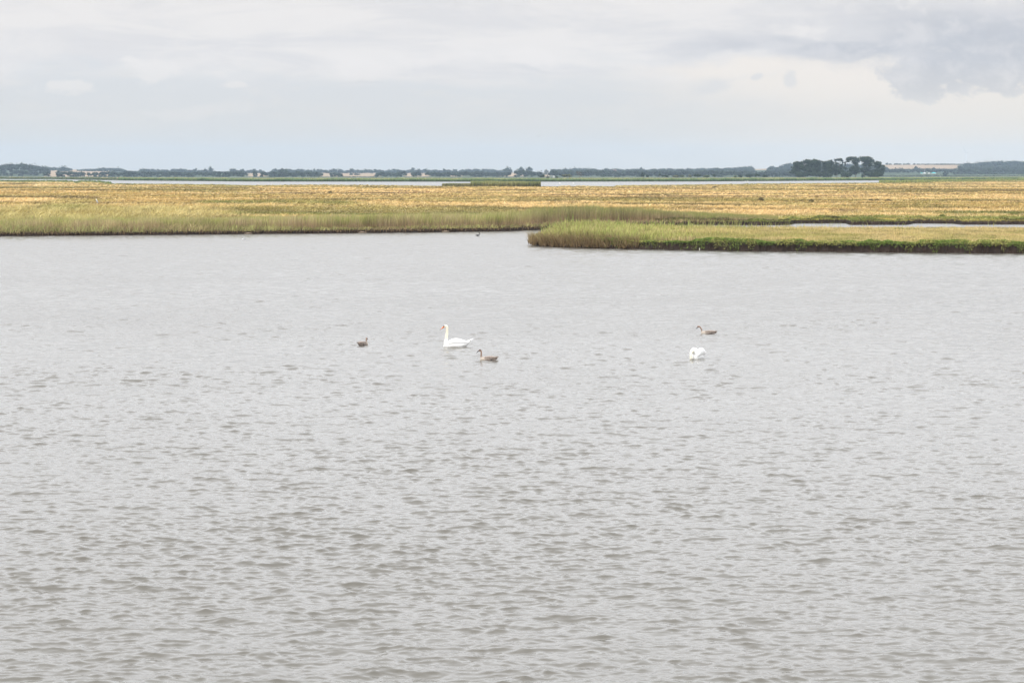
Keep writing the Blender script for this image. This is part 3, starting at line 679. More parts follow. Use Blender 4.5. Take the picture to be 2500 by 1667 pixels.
for px, wd, lab in ((1962, 14, 'low shrub at the foot of the pale forked trunk'), (2000, 24, 'low dark shrubs under the left half of the copse'), (2068, 15, 'low scrub under the gap in the copse'), (2125, 22, 'low dark shrubs under the right half of the copse')):
    tree('shrub', lab, D0-45, px, [(px+random.uniform(-wd, wd), random.uniform(424, 430), random.uniform(4, 8), random.uniform(2.5, 5)) for _ in range(18)], [[(px, 434), (px, 428)]], cat='shrub')

# bushes beyond the far reeds
BG = 'bushes beyond the far reeds'
BR1, BR2 = cc(.06, .05, .035), cc(.12, .10, .065)
bush = [  # px, top, half width, label, tint
 (1324, 427.5, 7.5, 'squat dark flat-topped bush left of the white caravan', 0), (1338, 431, 4, 'tiny dull shrub just left of the white caravan', 0), (1361, 431, 3, 'small dark shrub just right of the white caravan', 0),
 (1384, 425.5, 13, 'wide greenish-brown bush left of the bare brown tree', 2), (1569, 421.5, 6, 'dark upright bush standing alone beyond the reeds', 0), (1580, 426.5, 5, 'smaller dark bush touching the upright lone bush', 0),
 (1611, 424, 3, 'slim pointed dark bush at the left end of the bush row', 0), (1624, 427, 9, 'low wide dark bush beside the slim pointed one', 0), (1650, 428.5, 8, 'low pale olive bush in the middle of the bush row', 2),
 (1667, 428.5, 7, 'low green bush next to the pale olive one', 1), (1684, 426.5, 5, 'rounded olive bush in the bush row', 2), (1703, 425, 11, 'largest dark green bush of the bush row', 0), (1724, 428, 8, 'low bush right of the largest one in the row', 1), (1744, 425.5, 5, 'dark rounded bush at the right end of the bush row', 0),
 (1796, 429, 5, 'small low bush left of the second bush row', 1), (1807, 426.5, 6, 'round dark bush starting the second bush row', 0), (1829, 425, 11, 'wide dark green bush in the second bush row', 0), (1850, 424.5, 7, 'tall dark bush in the second bush row', 0), (1868, 427, 7, 'low dark bush at the right end of the second row', 0)]
tint = {0: (TREE1*1.2, TREE2*1.1), 1: (cc(.06, .08, .03), cc(.12, .15, .05)), 2: (cc(.08, .085, .04), cc(.17, .17, .06))}
for px, top, hw, lab, tn in bush:
    Db_ = 1640*SC; base = 433
    lob = [(px+random.uniform(-1, 1)*(hw-2.2), 0, random.uniform(2.0, 3.2), random.uniform(1.8, 2.8)) for _ in range(max(3, int(hw*1.3)))]
    lob = [(a, random.uniform(top+ry*.9, max(top+ry, base-2)) if abs(a-px) < hw*.6 else random.uniform(top+3, max(top+3.2, base-2)), rx, ry) for a, _, rx, ry in lob]+[(px, top+2.3, min(hw*.7, 4), 2.4)]
    tree('bush', lab, Db_, px, lob, [[(px, 436), (px, (top+base)/2)]], cat='bush', group=BG, c=tint[tn])
tree('tree', 'sparse brown half-bare tree behind the wide greenish-brown bush', 1650*SC, 1414, [(1408+i*2.2, 424+random.uniform(-3, 4), 3.4, 3) for i in range(6)]+[(1414, 422, 6, 3)], [[(1414, 436), (1414, 428), (1413, 421)], [(1414, 429), (1408, 422)], [(1414, 429), (1420, 422)]], c=(BR1, BR2), dens=.7, core=0, trw=1.0)

# far woods: stuff; each is many crowns
skyl = PX([(-900, 399), (-200, 401), (0, 402), (20, 397.5), (55, 396.5), (100, 402), (120, 407), (135, 406), (146, 409), (168, 409), (180, 412), (186, 417), (195, 414), (215, 410.5), (230, 411), (247, 407.5), (265, 409), (290, 408.5), (300, 412), (318, 416.5), (360, 417),
    (440, 419), (450, 418), (465, 417), (485, 418), (497, 418.5), (520, 418.5), (530, 418), (600, 418), (620, 419.5), (640, 420), (655, 421), (668, 419), (685, 413), (700, 413), (715, 418), (745, 416), (770, 418), (790, 420), (805, 419), (840, 418.5), (870, 415.5), (900, 416), (930, 416.5), (985, 419), (1015, 417), (1060, 415), (1100, 417), (1140, 417.5), (1150, 420),
    (1163, 415), (1180, 419), (1200, 415), (1212, 419), (1225, 414), (1250, 411), (1262, 411), (1270, 409), (1292, 407), (1303, 413), (1315, 416), (1330, 420), (1345, 421), (1352, 413), (1378, 410.5), (1390, 411), (1397, 408), (1425, 408), (1450, 409), (1458, 416.5), (1468, 418), (1478, 412), (1490, 409.5), (1497, 413), (1503, 411.5), (1520, 416), (1545, 413.5), (1565, 410.5), (1580, 413), (1600, 417),
    (1620, 415.5), (1640, 414), (1665, 416), (1680, 411), (1720, 409), (1740, 411), (1770, 409), (1800, 411), (1815, 406), (1830, 407), (1845, 413), (1860, 413.5), (1890, 411.5), (1905, 402), (1920, 396), (2000, 397), (2150, 400), (2162, 408), (2345, 409), (2350, 401), (2360, 394), (2375, 397), (2400, 392), (2430, 391), (2500, 391), (3600, 392)])
def wood(label, px0, px1, D, topf, bz, step, gaps=(), name='wood', vary=1.6, c=(FAR1, FAR2), fill=0):
    D = D*SC
    lobes = []; s = D/F; px = px0
    while px < px1:
        wpx = step*random.uniform(.7, 1.35)
        if not any(a < px < b for a, b in gaps):
            for kd in range(fill):
                d3 = D-(kd+1)*330*SC/1.2; z3 = float(hill_z(np.array(X(px, d3)), np.array(d3))); r3 = wpx*d3/F*.6; h3 = random.uniform(9, 15)
                lobes.append((X(px, d3)+random.uniform(-.6, .6)*r3, d3, z3+h3-r3*.6, r3, r3*.8, r3*.6)); lobes.append((X(px, d3)+random.uniform(-.6, .6)*r3, d3, z3+h3*.4, r3*1.1, r3*.8, h3*.45))
            dd = D+random.uniform(-60, 60); zb = float(hill_z(np.array(X(px, dd)), np.array(dd))) if bz is None else bz
            top = topf(px)+random.uniform(0, vary); zt = float(Zof(top, dd)); h = max(4, zt-zb); r = wpx*s*.62
            lobes.append((X(px, dd), dd, zt-min(r*.75, h*.5), r, r*.8, min(r*.75, h*.5)))
            z = zt-min(r*.75, h*.5)*1.5
            while z > zb+1:
                for _ in range(2):
                    lobes.append((X(px, dd)+random.uniform(-.5, .5)*wpx*s, dd-random.uniform(0, r*.5), z, r*.62, r*.5, r*.5))
                z -= r*.8
        px += wpx*.62
    V, f, cl = crown_parts(lobes, D*.00045/SC, .55, c[0], c[1], .8)
    # clump tint: some crowns lighter than others
    tn = .65+.75*fbm(V[:, 0]/14, V[:, 1]/60+V[:, 2]/9, 3, 3); cl = cl*tn[:, None]
    return tag(mesh(name, V, f, M_leaf, col=cl), label, 'wood', kind='stuff')
sky_f = lambda p: float(np.interp(p, *skyl))
wood('tall blue-green wood at the left edge of the far shore', -700, 118, 3150, sky_f, None, 15)
wood('hazy trees on the ridge behind the pale stubble fields at the left', 112, 345, 4300, sky_f, None, 11, gaps=((176, 190),), fill=0)
wood('thin hazy tree line on the ridge left of centre', 345, 800, 4500, lambda p: sky_f(p)+.4, None, 8, gaps=((520, 560), (640, 662)), fill=1)
wood('long level tree line along the ridge above the central fields', 800, 1250, 4500, sky_f, None, 9, fill=1)
wood('broad blue wood on the ridge right of centre', 1350, 1735, 4300, sky_f, None, 12, fill=3)
wood('blue wood on the ridge rising toward the dark copse', 1735, 1900, 4500, sky_f, None, 11, gaps=((1845, 1870),), fill=3)
wood('tall hazy wood directly behind the dark copse', 1900, 2165, 4000, sky_f, None, 14, fill=2)
wood('large blue-green wood on the hill at the right edge', 2347, 3400, 4200, sky_f, None, 13, fill=3)
low = lambda a, b: (lambda p: a+(b-a)*float(fbm(np.array(p/13.), np.array(2.), 1, 3)))
wood('low silvery willows along the far shore on the left', 112, 505, 2650, low(415.5, 420.5), .6, 9, gaps=((122, 139), (158, 163), (188, 192), (207, 212), (222, 228), (240, 245)))
wood('low rounded trees along the far shore left of centre', 510, 775, 2650, low(415, 420), .6, 8, gaps=((605, 616), (625, 638)))
wood('fuller blue trees low on the far shore at the middle left', 664, 790, 2750, lambda p: sky_f(p)+1, .6, 10)
wood('small clump of trees below the central stubble field', 808, 834, 2650, low(419, 422), .6, 8)
wood('thin dark hedge under the central stubble field', 840, 920, 2650, lambda p: 430.5, .6, 5, vary=.8)
wood('mid-height trees along the far shore at the centre', 922, 1245, 2700, low(415, 421.5), .6, 11, gaps=((992, 1006), (1030, 1040)))
wood('rounded trees along the far shore right of centre', 1260, 1740, 2700, low(411, 420), .6, 13, gaps=((1328, 1344),))
wood('low trees along the far shore left of the dark copse', 1740, 1960, 2700, low(413, 420), .6, 10)
wood('hedge of round trees under the pale field on the right', 2160, 2350, 3500, low(407.5, 413), None, 11)
wood('low scrub at the foot of the right-hand hill', 2330, 3400, 3300, low(414, 421), .8, 12)
wood('pale low marsh scrub between the copse and the right edge', 2150, 2900, 2950, low(424, 428), .6, 12, c=(cc(.10, .12, .07), cc(.19, .22, .12)))

# single far trees one can tell apart
HG = 'single hazy trees on the far shore'
def ftree(px, top, hw, base, D, lab, tall=False, group=HG, c=(FAR1, FAR2)):
    D = D*SC
    zb = float(hill_z(np.array(X(px, D)), np.array(float(D)))) if D > DH else .6
    by = proj(0, D, zb)[1]; h = by-top
    if tall: lob = [(px+random.uniform(-.4, .4), top+hw*.9+i*hw*.9, hw, hw*.9) for i in range(max(2, int(h/hw*.8)))]
    else:
        lob = [(px, top+hw*.55, hw*.7, hw*.55), (px-hw*.5, top+hw*.95, hw*.55, hw*.5), (px+hw*.5, top+hw*.9, hw*.55, hw*.5), (px, top+hw*1.3, hw*.75, hw*.6)]
        lob += [(px+random.uniform(-.5, .5)*hw, min(by-1, top+hw*1.6+i*1.5), hw*.5, hw*.45) for i in range(3)]
    tree('tree', lab, D, px, lob, [[(px, by), (px, top+hw)]], group=group, zb=zb, c=c, dens=.8, leaf=D*.00045/SC)
ftree(155, 403.5, 15, 430, 4100, 'wide spreading tree above the pale field, right of the tall left wood')
ftree(143, 416, 8, 431, 2640, 'pale round willow in front of the stubble field, below the spreading tree')
ftree(347, 410, 13, 430, 4100, 'single smooth dome-shaped tree rising above the low willows')
ftree(502, 411, 9, 430, 3700, 'round tree left of the narrow tower-like one')
ftree(514.5, 406.5, 3.8, 430, 3700, 'narrow tower-like tree standing above the low shoreline trees', True)
ftree(475, 416.5, 9, 430, 4200, 'low dome-shaped tree left of the round and tower-like pair')
ftree(689, 410.5, 4.6, 430, 3300, 'taller of two tufted tree tops left of centre')
ftree(699, 412.5, 3.8, 430, 3300, 'shorter of two tufted tree tops left of centre')
ftree(1008, 409, 4.6, 430, 4300, 'small tufted tree top poking above the long level tree line')
ftree(1157, 411.5, 6.5, 430, 4200, 'rounded tree at the right end of the long level tree line')
ftree(1203, 413.5, 5, 430, 4200, 'pointed small tree between two rounded ones right of the level line')
ftree(1239, 407.5, 11, 430, 3900, 'large round tree at the centre of the far ridge')
ftree(1272, 407.5, 9, 430, 3900, 'left one of two joined round trees right of centre')
ftree(1292, 406, 9, 430, 3900, 'right one of two joined round trees right of centre')
ftree(1334, 413.5, 6, 430, 3700, 'thin airy tree in the gap right of the joined round trees', c=(cc(.12, .12, .09), cc(.2, .2, .14)))
ftree(1380, 409.5, 12, 430, 3600, 'broad domed tree left of the flat-topped wood')
ftree(1480, 409.3, 11, 430, 3700, 'domed tree with two white houses showing in front of it')
ftree(1504, 411, 9, 430, 3800, 'smaller domed tree just right of the one behind the white houses')
ftree(1565, 408.5, 4, 430, 4100, 'tiny pointed tree top on the blue wood, above the lone dark bush')
ftree(1820, 405, 12, 430, 4200, 'highest rounded tree top on the ridge left of the copse')
RG = 'small trees in the row above the pale field on the right'
for i, (px, top, hw, lab) in enumerate([(2165, 397.5, 3.2, 'first small tree of the ridge row, nearest the copse'), (2173, 399, 4, 'second small tree of the ridge row, joined to the first'), (2185, 399.5, 4, 'low tree in the ridge row left of the twin tops'),
      (2190, 398.5, 3, 'left one of the twin tops in the ridge row'), (2197, 399, 4, 'right one of the twin tops in the ridge row'), (2207, 399.5, 4, 'small tree between the twin tops and the widest ridge tree'), (2216, 398.3, 6, 'widest tree of the ridge row above the pale field'),
      (2231, 399.5, 4, 'lone small tree separated by gaps in the ridge row')]):
    ftree(px, top, hw, 403, 4690, lab, group=RG)
wood('thin hedge of low trees on the ridge left of the wind turbine', 2241, 2350, 4690, lambda p: 399.5, None, 6, vary=1.6)
ftree(2308, 416, 8, 428, 2900, 'round grey-green bush on the marsh below the right-hand wood')
ftree(2236, 406, 4.5, 415, 3600, 'small tree sticking up in front of the pale field on the right')
ftree(857, 422.5, 4, 428, 3500, 'small dark tree in the central stubble field')
ftree(871, 422.5, 9, 428, 3500, 'wide dark tree clump in the central stubble field beside a smaller one')

# ------------------------------------------------------------------ wind turbine, buildings, boats
M_white = mottled('white_paint', (.78, .78, .78), (.70, .70, .69), 3, .5)
def box(x0, x1, y0, y1, z0, z1):
    V = np.array([(x, y, z) for z in (z0, z1) for y in (y0, y1) for x in (x0, x1)], float)
    return V, np.array([(0, 2, 3, 1), (4, 5, 7, 6), (0, 1, 5, 4), (2, 6, 7, 3), (0, 4, 6, 2), (1, 3, 7, 5)])
def turbine():
    D = 8300*SC; s = D/F; x = X(2358, D); zh = float(Zof(373.7, D)); root = empty('wind_turbine', (x, D, 8))
    tag(root, 'pale slender wind turbine on the horizon behind the right-hand wood', 'wind turbine'); zh -= 8
    V, q, t = tube([(0, 0, 0), (0, 0, zh*.5), (0, 0, zh)], [2.6, 2.1, 1.5], 14); mesh('tower', V, [q, t], M_white, root, smooth=True)
    V, q, t = tube([(0, -4, zh), (0, 0, zh), (0, 8, zh)], [1.4, 2.2, 1.6], 10); mesh('nacelle', V, [q, t], M_white, root, smooth=True)
    V, q, t = tube([(0, -7, zh), (0, -5.5, zh), (0, -4.2, zh)], [.4, 1.6, 1.8], 10); mesh('hub', V, [q, t], M_white, root, smooth=True)
    for a, ln in ((122, 38), (14, 38), (254, 38)):
        dx, dz = math.cos(R(a)), math.sin(R(a)); pts, rr = [], []
        V = []; 
        for tt, wv in ((0, .9), (.15, 1.9), (.4, 1.3), (.75, .8), (1, .25)):
            cx_, cz_ = dx*ln*tt, zh+dz*ln*tt
            for sx, sy in ((1, 0), (0, .4), (-1, 0), (0, -.4)): V.append((cx_-dz*wv*sx, -5.6+sy*wv, cz_+dx*wv*sx))
        f = [(i*4+j, i*4+(j+1) % 4, (i+1)*4+(j+1) % 4, (i+1)*4+j) for i in range(4) for j in range(4)]+[(0, 3, 2, 1), (16, 17, 18, 19)]
        mesh('blade', V, np.array(f), M_white, root, smooth=True)
turbine()
M_wall = mottled('white_wall', (.75, .74, .7), (.68, .67, .64), 1); M_roof = mottled('roof_tiles', (.30, .16, .12), (.24, .13, .10), 2)
M_glassd = new_mat('dark_window', .2, (.05, .06, .08), .5)[0]
def house(px, py, D, wd, hh, lab, zb=None):
    D = D*SC
    zb = float(Zof(py, D)) if zb is None else zb; root = empty('house', (X(px, D), D, zb)); tag(root, lab, 'house', 'small white houses on the far shore')
    V, q = box(-wd/2, wd/2, 0, 8, -8, hh); mesh('wall', V, q, M_wall, root)
    V = np.array([(-wd/2-.4, -.5, hh), (wd/2+.4, -.5, hh), (wd/2+.4, 8.5, hh), (-wd/2-.4, 8.5, hh), (-wd/2-.4, 4, hh+2.6), (wd/2+.4, 4, hh+2.6)])
    mesh('roof', V, [np.array([(0, 1, 5, 4), (2, 3, 4, 5), (0, 3, 2, 1)]), np.array([(0, 4, 3), (1, 2, 5)])], M_roof, root)
    for xx in (-wd/4, wd/4):
        V, q = box(xx-.5, xx+.5, -.06, .02, 1, 2.4); mesh('window', V, q, M_glassd, root)
    V, q = box(-.5, .5, -.07, .02, 0, 2.1); mesh('door', V, q, M_bark, root)
house(1498, 418.9, 3560, 3.4, 2.2, 'left one of two tiny white houses in front of the domed tree')
house(1502.8, 419.3, 3560, 3.0, 2.2, 'right one of two tiny white houses in front of the domed tree')
def caravan():
    D = 1640*SC; root = empty('caravan', (X(1352, D), D, .6)); tag(root, 'tiny white caravan between small shrubs beyond the far reeds', 'caravan')
    V, q = box(-1.1, 1.1, 0, 1.9, .5, 2.6); b = mesh('body', V, q, M_white, root); b.modifiers.new('b', 'BEVEL').width = .25
    V, q = box(-.7, .7, -.03, .01, 1.5, 2.05); mesh('window', V, q, M_glassd, root)
    for xx in (-.3,):
        V, q, t = tube([(xx, -.02, .35), (xx, .2, .35)], [.33, .33], 14); mesh('wheel', V, [q, t], M_glassd, root)
    V, q, t = tube([(1.1, .9, .55), (2.0, .9, .5)], [.05, .05], 6); mesh('drawbar', V, [q, t], M_bark, root)
    root.location.z = 1.5
caravan()
M_turq = mottled('turquoise_cover', (.06, .52, .56), (.09, .62, .62), 1, .6)
M_hull = mottled('white_hull', (.85, .85, .85), (.78, .78, .78), 1, .4)
def boat(px, py, D, ln, hh, lab, cover, mast=0):
    D = D*SC
    zb = float(Zof(py, D)); root = empty('boat', (X(px, D), D, zb)); tag(root, lab, 'boat', 'laid-up boats on the marsh below the right-hand hill')
    V = []; secs = [(-.5, .55, 1.0), (-.25, .85, .9), (.1, .9, .9), (.35, .6, 1.0), (.5, .05, 1.15)]
    for tx, wv, hv in secs:
        b = ln*.16
        for yy, zz in ((-wv*b, hv), (-wv*b*.7, .4), (0, .1), (wv*b*.7, .4), (wv*b, hv)): V.append((tx*ln, yy, zz*hh*.6))
    f = [(i*5+j, i*5+j+1, (i+1)*5+j+1, (i+1)*5+j) for i in range(4) for j in range(4)]+[(i*5+4, i*5, (i+1)*5, (i+1)*5+4) for i in range(4)]
    mesh('hull', V, np.array(f), M_hull, root, smooth=False)
    V2 = []
    for tx, wv, hv in [(-.5, .6, .85), (-.2, .9, 1.5), (.1, .9, 1.5), (.45, .2, .9)]:
        b = ln*.165
        for yy, zz in ((-wv*b, .6), (-wv*b*.8, hv*.8), (0, hv), (wv*b*.8, hv*.8), (wv*b, .6)): V2.append((tx*ln, yy, zz*hh))
    f = [(i*5+j, i*5+j+1, (i+1)*5+j+1, (i+1)*5+j) for i in range(3) for j in range(4)]
    mesh('cover' if cover is M_turq else 'cabin', V2, np.array(f), cover, root)
    for xx in (-.2*ln, .2*ln):
        V, q = box(xx-.15, xx+.15, -.8, .8, -2.5, .1*hh); mesh('cradle', V, q, M_bark, root)
    if mast:
        V, q, t = tube([(0, 0, hh*.5), (0, 0, mast)], [.16, .1], 8); mesh('mast', V, [q, t], M_hull, root)
boat(2279.5, 424.6, 2860, 9.5, 2.0, 'long boat under a turquoise cover', M_turq)
boat(2250, 424.6, 2860, 5.0, 1.6, 'boat under a pale turquoise cover at the left end of the boats', M_turq)
boat(2257, 424.6, 2860, 6.5, 1.6, 'white boat with a tall thin mast', M_hull, 9)
boat(2268, 424.8, 2860, 5, 1.4, 'small white boat left of the long turquoise-covered one', M_hull)

# posts and tussocks on the meadow
M_rust = mottled('weathered_wood', (.30, .13, .07), (.20, .10, .06), 6)
def post(px, py_top, py_base, lab, lean=0, wpx=1.3, arm=False):
    D = float(dist(py_base, .62)); s = D/F; x = X(px, D); zt = float(Zof(py_top, D)); z0 = float(ground_z(np.array(x), np.array(D)))
    root = empty('post', (x, D, z0)); tag(root, lab, 'post', 'old posts on the meadow')
    V, q, t = tube([(0, 0, -.1), (lean*s*.5, 0, (zt-z0)*.5), (lean*s, 0, zt-z0)], [wpx*s*.55, wpx*s*.5, wpx*s*.42], 7); mesh('shaft', V, [q, t], M_rust, root)
    if arm:
        V, q, t = tube([(lean*s*.8, 0, (zt-z0)*.85), (lean*s*.8-4*s, .1, (zt-z0)*1.05)], [.5*s, .3*s], 6); mesh('arm', V, [q, t], M_rust, root)
post(973, 465.5, 473, 'thick rust-brown post leaning to the right', 2.4, 1.8, True)
for i, (px, top, lab) in enumerate([(904, 468.5, 'thin short post left of the other small posts'), (923, 467.5, 'thin upright post second in the scattered row'), (936, 469, 'squat brown stump in the row left of the leaning post'), (945, 470, 'low dark stump nearest left of the leaning post'),
        (953, 470.5, 'tiny brown stump just left of the leaning post'), (992, 467, 'thin faint stake right of the leaning post'), (1003.5, 468.5, 'short faint stake midway between leaning post and post pair'), (1009, 468, 'double-looking thin stake left of the post pair'), (1017, 466.5, 'tall faint stake nearest left of the post pair'),
        (1041, 467, 'left post of the close pair at the right end'), (1045.5, 467, 'right post of the close pair at the right end')]):
    post(px, top, 473, lab, .3, .9 if i < 9 else 1.5)
for px, py, w_, h_, lab in [(1857, 491.5, 16, 12, 'large dark rush tussock standing alone'), (1917, 495, 14, 7, 'low dark rush tussock right of the lone large one'), (1956, 494, 13, 9, 'round rush tussock, left of a close pair'), (1980, 494, 13, 11, 'round rush tussock, right of a close pair'),
        (2126, 491.5, 16, 8, 'left one of a row of brown rush tussocks'), (2141, 491.5, 14, 8, 'middle one of a row of brown rush tussocks'), (2168, 492.5, 20, 9, 'wide right one of a row of brown rush tussocks'), (1578, 460.5, 9, 4, 'small dark tussock near the far lake'), (1745, 460, 12, 6, 'dark mound-like tussock near the far lake, right of the smaller one'),
        (2225, 459, 7, 5, 'small pointed dark tussock at the right near the far lake'), (2270, 459.5, 9, 4, 'flat dark tussock at the right near the far lake'), (806, 472, 9, 7, 'brown leafy tussock left of the old posts'), (2300, 528, 22, 8, 'dark green rush patch above the channel on the right'), (2470, 523, 40, 9, 'wide green rush patch at the right edge'), (2392, 616.5, 28, 9, 'fallen clump of yellow-green grass lying at the water under the spit bank')]:
    onw = py > 600
    D = float(dist(py, 0.0 if onw else .6)); s = D/F; n = 900 if onw else 500
    a = rng.random(n)*6.28; rr = np.sqrt(rng.random(n)); pos = np.stack([np.cos(a)*rr*w_*s*.42, np.sin(a)*rr*w_*s*.35-(.5 if onw else 0), np.zeros(n)], 1)
    hh = h_*s*(1.05-rr**2*.7)*rng.uniform(.5, 1.1, n)
    c = mixc(cc(.11, .09, .045), cc(.22, .18, .09), rng.random(n)) if 'green' not in lab else mixc(cc(.13, .15, .05), cc(.24, .25, .08), rng.random(n))
    if onw: c = mixc(cc(.42, .38, .12), cc(.55, .45, .22), rng.random(n))
    V, q, t, cl = blades(n, pos, hh, max(.03, D*.0004/SC)*np.ones(n), c, c*1.2, .35)
    x = float(X(px, D)); o = mesh('grass_tussock', V, [q, t], M_grass, col=cl, loc=(x, D, (-.02 if onw else float(ground_z(np.array(x), np.array(D)))-.05)))
    tag(o, lab, 'tussock', 'rush tussocks on the meadow' if not onw else None)
# driftwood and pale stakes at the banks
M_drift = mottled('bleached_wood', (.34, .27, .20), (.24, .18, .13), 8)
for px, py, ln, lab in [(885, 570.3, .9, 'short pale driftwood log at the foot of the reeds, left of the black bird'), (1088, 568, .85, 'pale driftwood log at the foot of the reeds just left of the black bird'), (606, 572.8, .9, 'pale broken branch at the waterline above the black-headed gull')]:
    x, y, _ = P(px, py); V, q, t = tube([(-ln/2, 0, .05), (0, .05, .09), (ln/2, -.03, .06)], [.05, .075, .035], 8)
    o = mesh('driftwood', V, [q, t], M_drift, smooth=True, loc=(x, y+.1, .05)); tag(o, lab, 'driftwood')
M_stake = mottled('pale_stake', (.62, .60, .50), (.45, .42, .36), 9)
for px, py, h_, ln, lab in [(1612, 606, .32, 0, 'short white stake against the dark bank near the left of the spit'), (1707, 611.5, .24, 0, 'tiny white stake at the waterline of the spit'), (2241, 616.5, .42, .06, 'grey slanting stake at the spit bank far to the right')]:
    x, y, _ = P(px, py); V, q, t = tube([(0, 0, -.1), (0, 0, h_*.6), (ln, 0, h_)], [.035, .04, .02], 7)
    tag(mesh('stake', V, [q, t], M_stake, smooth=True, loc=(x, y-.45, 0)), lab, 'stake', 'pale stakes at the spit bank')

# ------------------------------------------------------------------ birds
def loft(rings, seg=18):
    """rings: (centre xyz, direction xyz, half side, half up)"""
    V = []; n = len(rings)
    for c, d, rs, ru in rings:
        d = np.array(d, float); d /= np.linalg.norm(d); sd_ = np.cross(d, [0, 0, 1.0]) if abs(d[2]) < .93 else np.array([0, 1.0, 0])
        sd_ = np.array([0, 1.0, 0]) if abs(d[1]) < .3 else sd_
        sd_ = sd_-d*sd_.dot(d); sd_ /= np.linalg.norm(sd_); u_ = np.cross(sd_, d)
        for s in range(seg):
            t = 2*math.pi*s/seg; V.append(np.array(c)+sd_*math.cos(t)*rs+u_*math.sin(t)*ru)
    f = [(i*seg+s, i*seg+(s+1) % seg, (i+1)*seg+(s+1) % seg, (i+1)*seg+s) for i in range(n-1) for s in range(seg)]
    V.append(np.array(rings[0][0])); V.append(np.array(rings[-1][0]))
    t = [(n*seg, (s+1) % seg, s) for s in range(seg)]+[(n*seg+1, (n-1)*seg+s, (n-1)*seg+(s+1) % seg) for s in range(seg)]
    return np.array(V), np.array(f), np.array(t)
def hull(prof, y0=0.0):
    """prof: (x, zc, half width, half height) from front to back"""
    return loft([((x, y0, z), (1, 0, 0), hw, hh) for x, z, hw, hh in prof], 20)
def neck(pts, rad):
    pts = np.array(pts, float); n = len(pts)
    # resample smoothly
    m = 26; t = np.linspace(0, n-1, m); Pn = np.stack([np.interp(t, np.arange(n), pts[:, i]) for i in range(3)], 1)
    for _ in range(4): Pn[1:-1] = (Pn[:-2]+2*Pn[1:-1]+Pn[2:])/4
    rd = np.interp(t, np.arange(n), rad)
    return loft([(Pn[i], Pn[min(i+1, m-1)]-Pn[max(i-1, 0)], rd[i], rd[i]) for i in range(m)], 14)
def fuse(name, gs, mat, parent, vox=.012, sm=6):
    V, f = merge_geo(gs); o = mesh(name, V, f, None, parent, smooth=True)
    md = o.modifiers.new('r', 'REMESH'); md.mode = 'VOXEL'; md.voxel_size = vox; md.use_smooth_shade = True
    s_ = o.modifiers.new('s', 'SMOOTH'); s_.iterations = sm; s_.factor = .5
    bpy.context.view_layer.update(); dg = bpy.context.evaluated_depsgraph_get()
    me = bpy.data.meshes.new_from_object(o.evaluated_get(dg)); o.modifiers.clear(); o.data = me
    me.materials.clear(); me.materials.append(mat); return o
def swan_white():
    m, t, b = new_mat('swan_feathers', .7, (.88, .88, .87), .3); q = G(t)
    tcn = N(t, 'ShaderNodeTexCoord'); sp = N(t, 'ShaderNodeSeparateXYZ'); L(t, tcn.outputs['Object'], sp.inputs[0])
    n = q.noise(tcn.outputs['Object'], 25, 3, .6)
    # the head and neck of this bird are stained cream
    fz = q.smooth(sp.outputs[2], .12, .40)
    fx = q.m('SUBTRACT', 1.0, q.smooth(sp.outputs[0], .22, .34))
    L(t, q.mix(q.m('MULTIPLY', q.m('MULTIPLY', fz, fx), q.m('ADD', q.m('MULTIPLY', n, .5), .55)), (.88, .88, .87), (.84, .76, .57)), b.inputs['Base Color'])
    bm = N(t, 'ShaderNodeBump'); bm.inputs['Distance'].default_value = .01; bm.inputs['Strength'].default_value = .5
    mp = N(t, 'ShaderNodeMapping'); mp.inputs['Scale'].default_value = (9, 30, 30); L(t, tcn.outputs['Object'], mp.inputs[0])
    L(t, q.noise(mp.outputs[0], 1, 3), bm.inputs['Height']); L(t, bm.outputs[0], b.inputs['Normal'])
    return m
M_sw = swan_white()
M_wing = mottled('wing_feathers', (.88, .88, .87), (.80, .80, .79), 6, .7, .3, bump=.006, stretch=(1, 5, 5))
M_orange = mottled('orange_bill', (.85, .22, .04), (.80, .18, .03), 20, .4)
M_black = new_mat('black_skin', .4, (.012, .012, .016), .5)[0]
M_cream = mottled('stained_feathers', (.82, .73, .52), (.78, .66, .42), 14, .7)
def bill(parent, p0, p1, r0, r1, mat, tip=True, name='bill'):
    p0 = np.array(p0); p1 = np.array(p1); d = p1-p0
    V, q, t = loft([(p0, d, r0, r0*1.15), (p0+d*.35, d, r0*.85, r0*.75), (p0+d*.75, d, r1, r1*.6), (p1, d, r1*.7, r1*.35)], 12)
    b = mesh(name, V, [q, t], mat, parent, smooth=True)
    if tip:
        V, q, t = loft([(p0+d*.9, d, r1*.85, r1*.6), (p1+d*.04, d, r1*.55, r1*.4)], 10); mesh('bill_tip', V, [q, t], M_black, b, smooth=True)
    return b
def ball(c, r, sq=(1, 1, 1)):
    return loft([((c[0]+r*sq[0]*math.cos(a), c[1], c[2]), (1, 0, 0), max(.001, r*sq[1]*math.sin(a)), max(.001, r*sq[2]*math.sin(a))) for a in np.linspace(.02, math.pi-.02, 9)], 12)
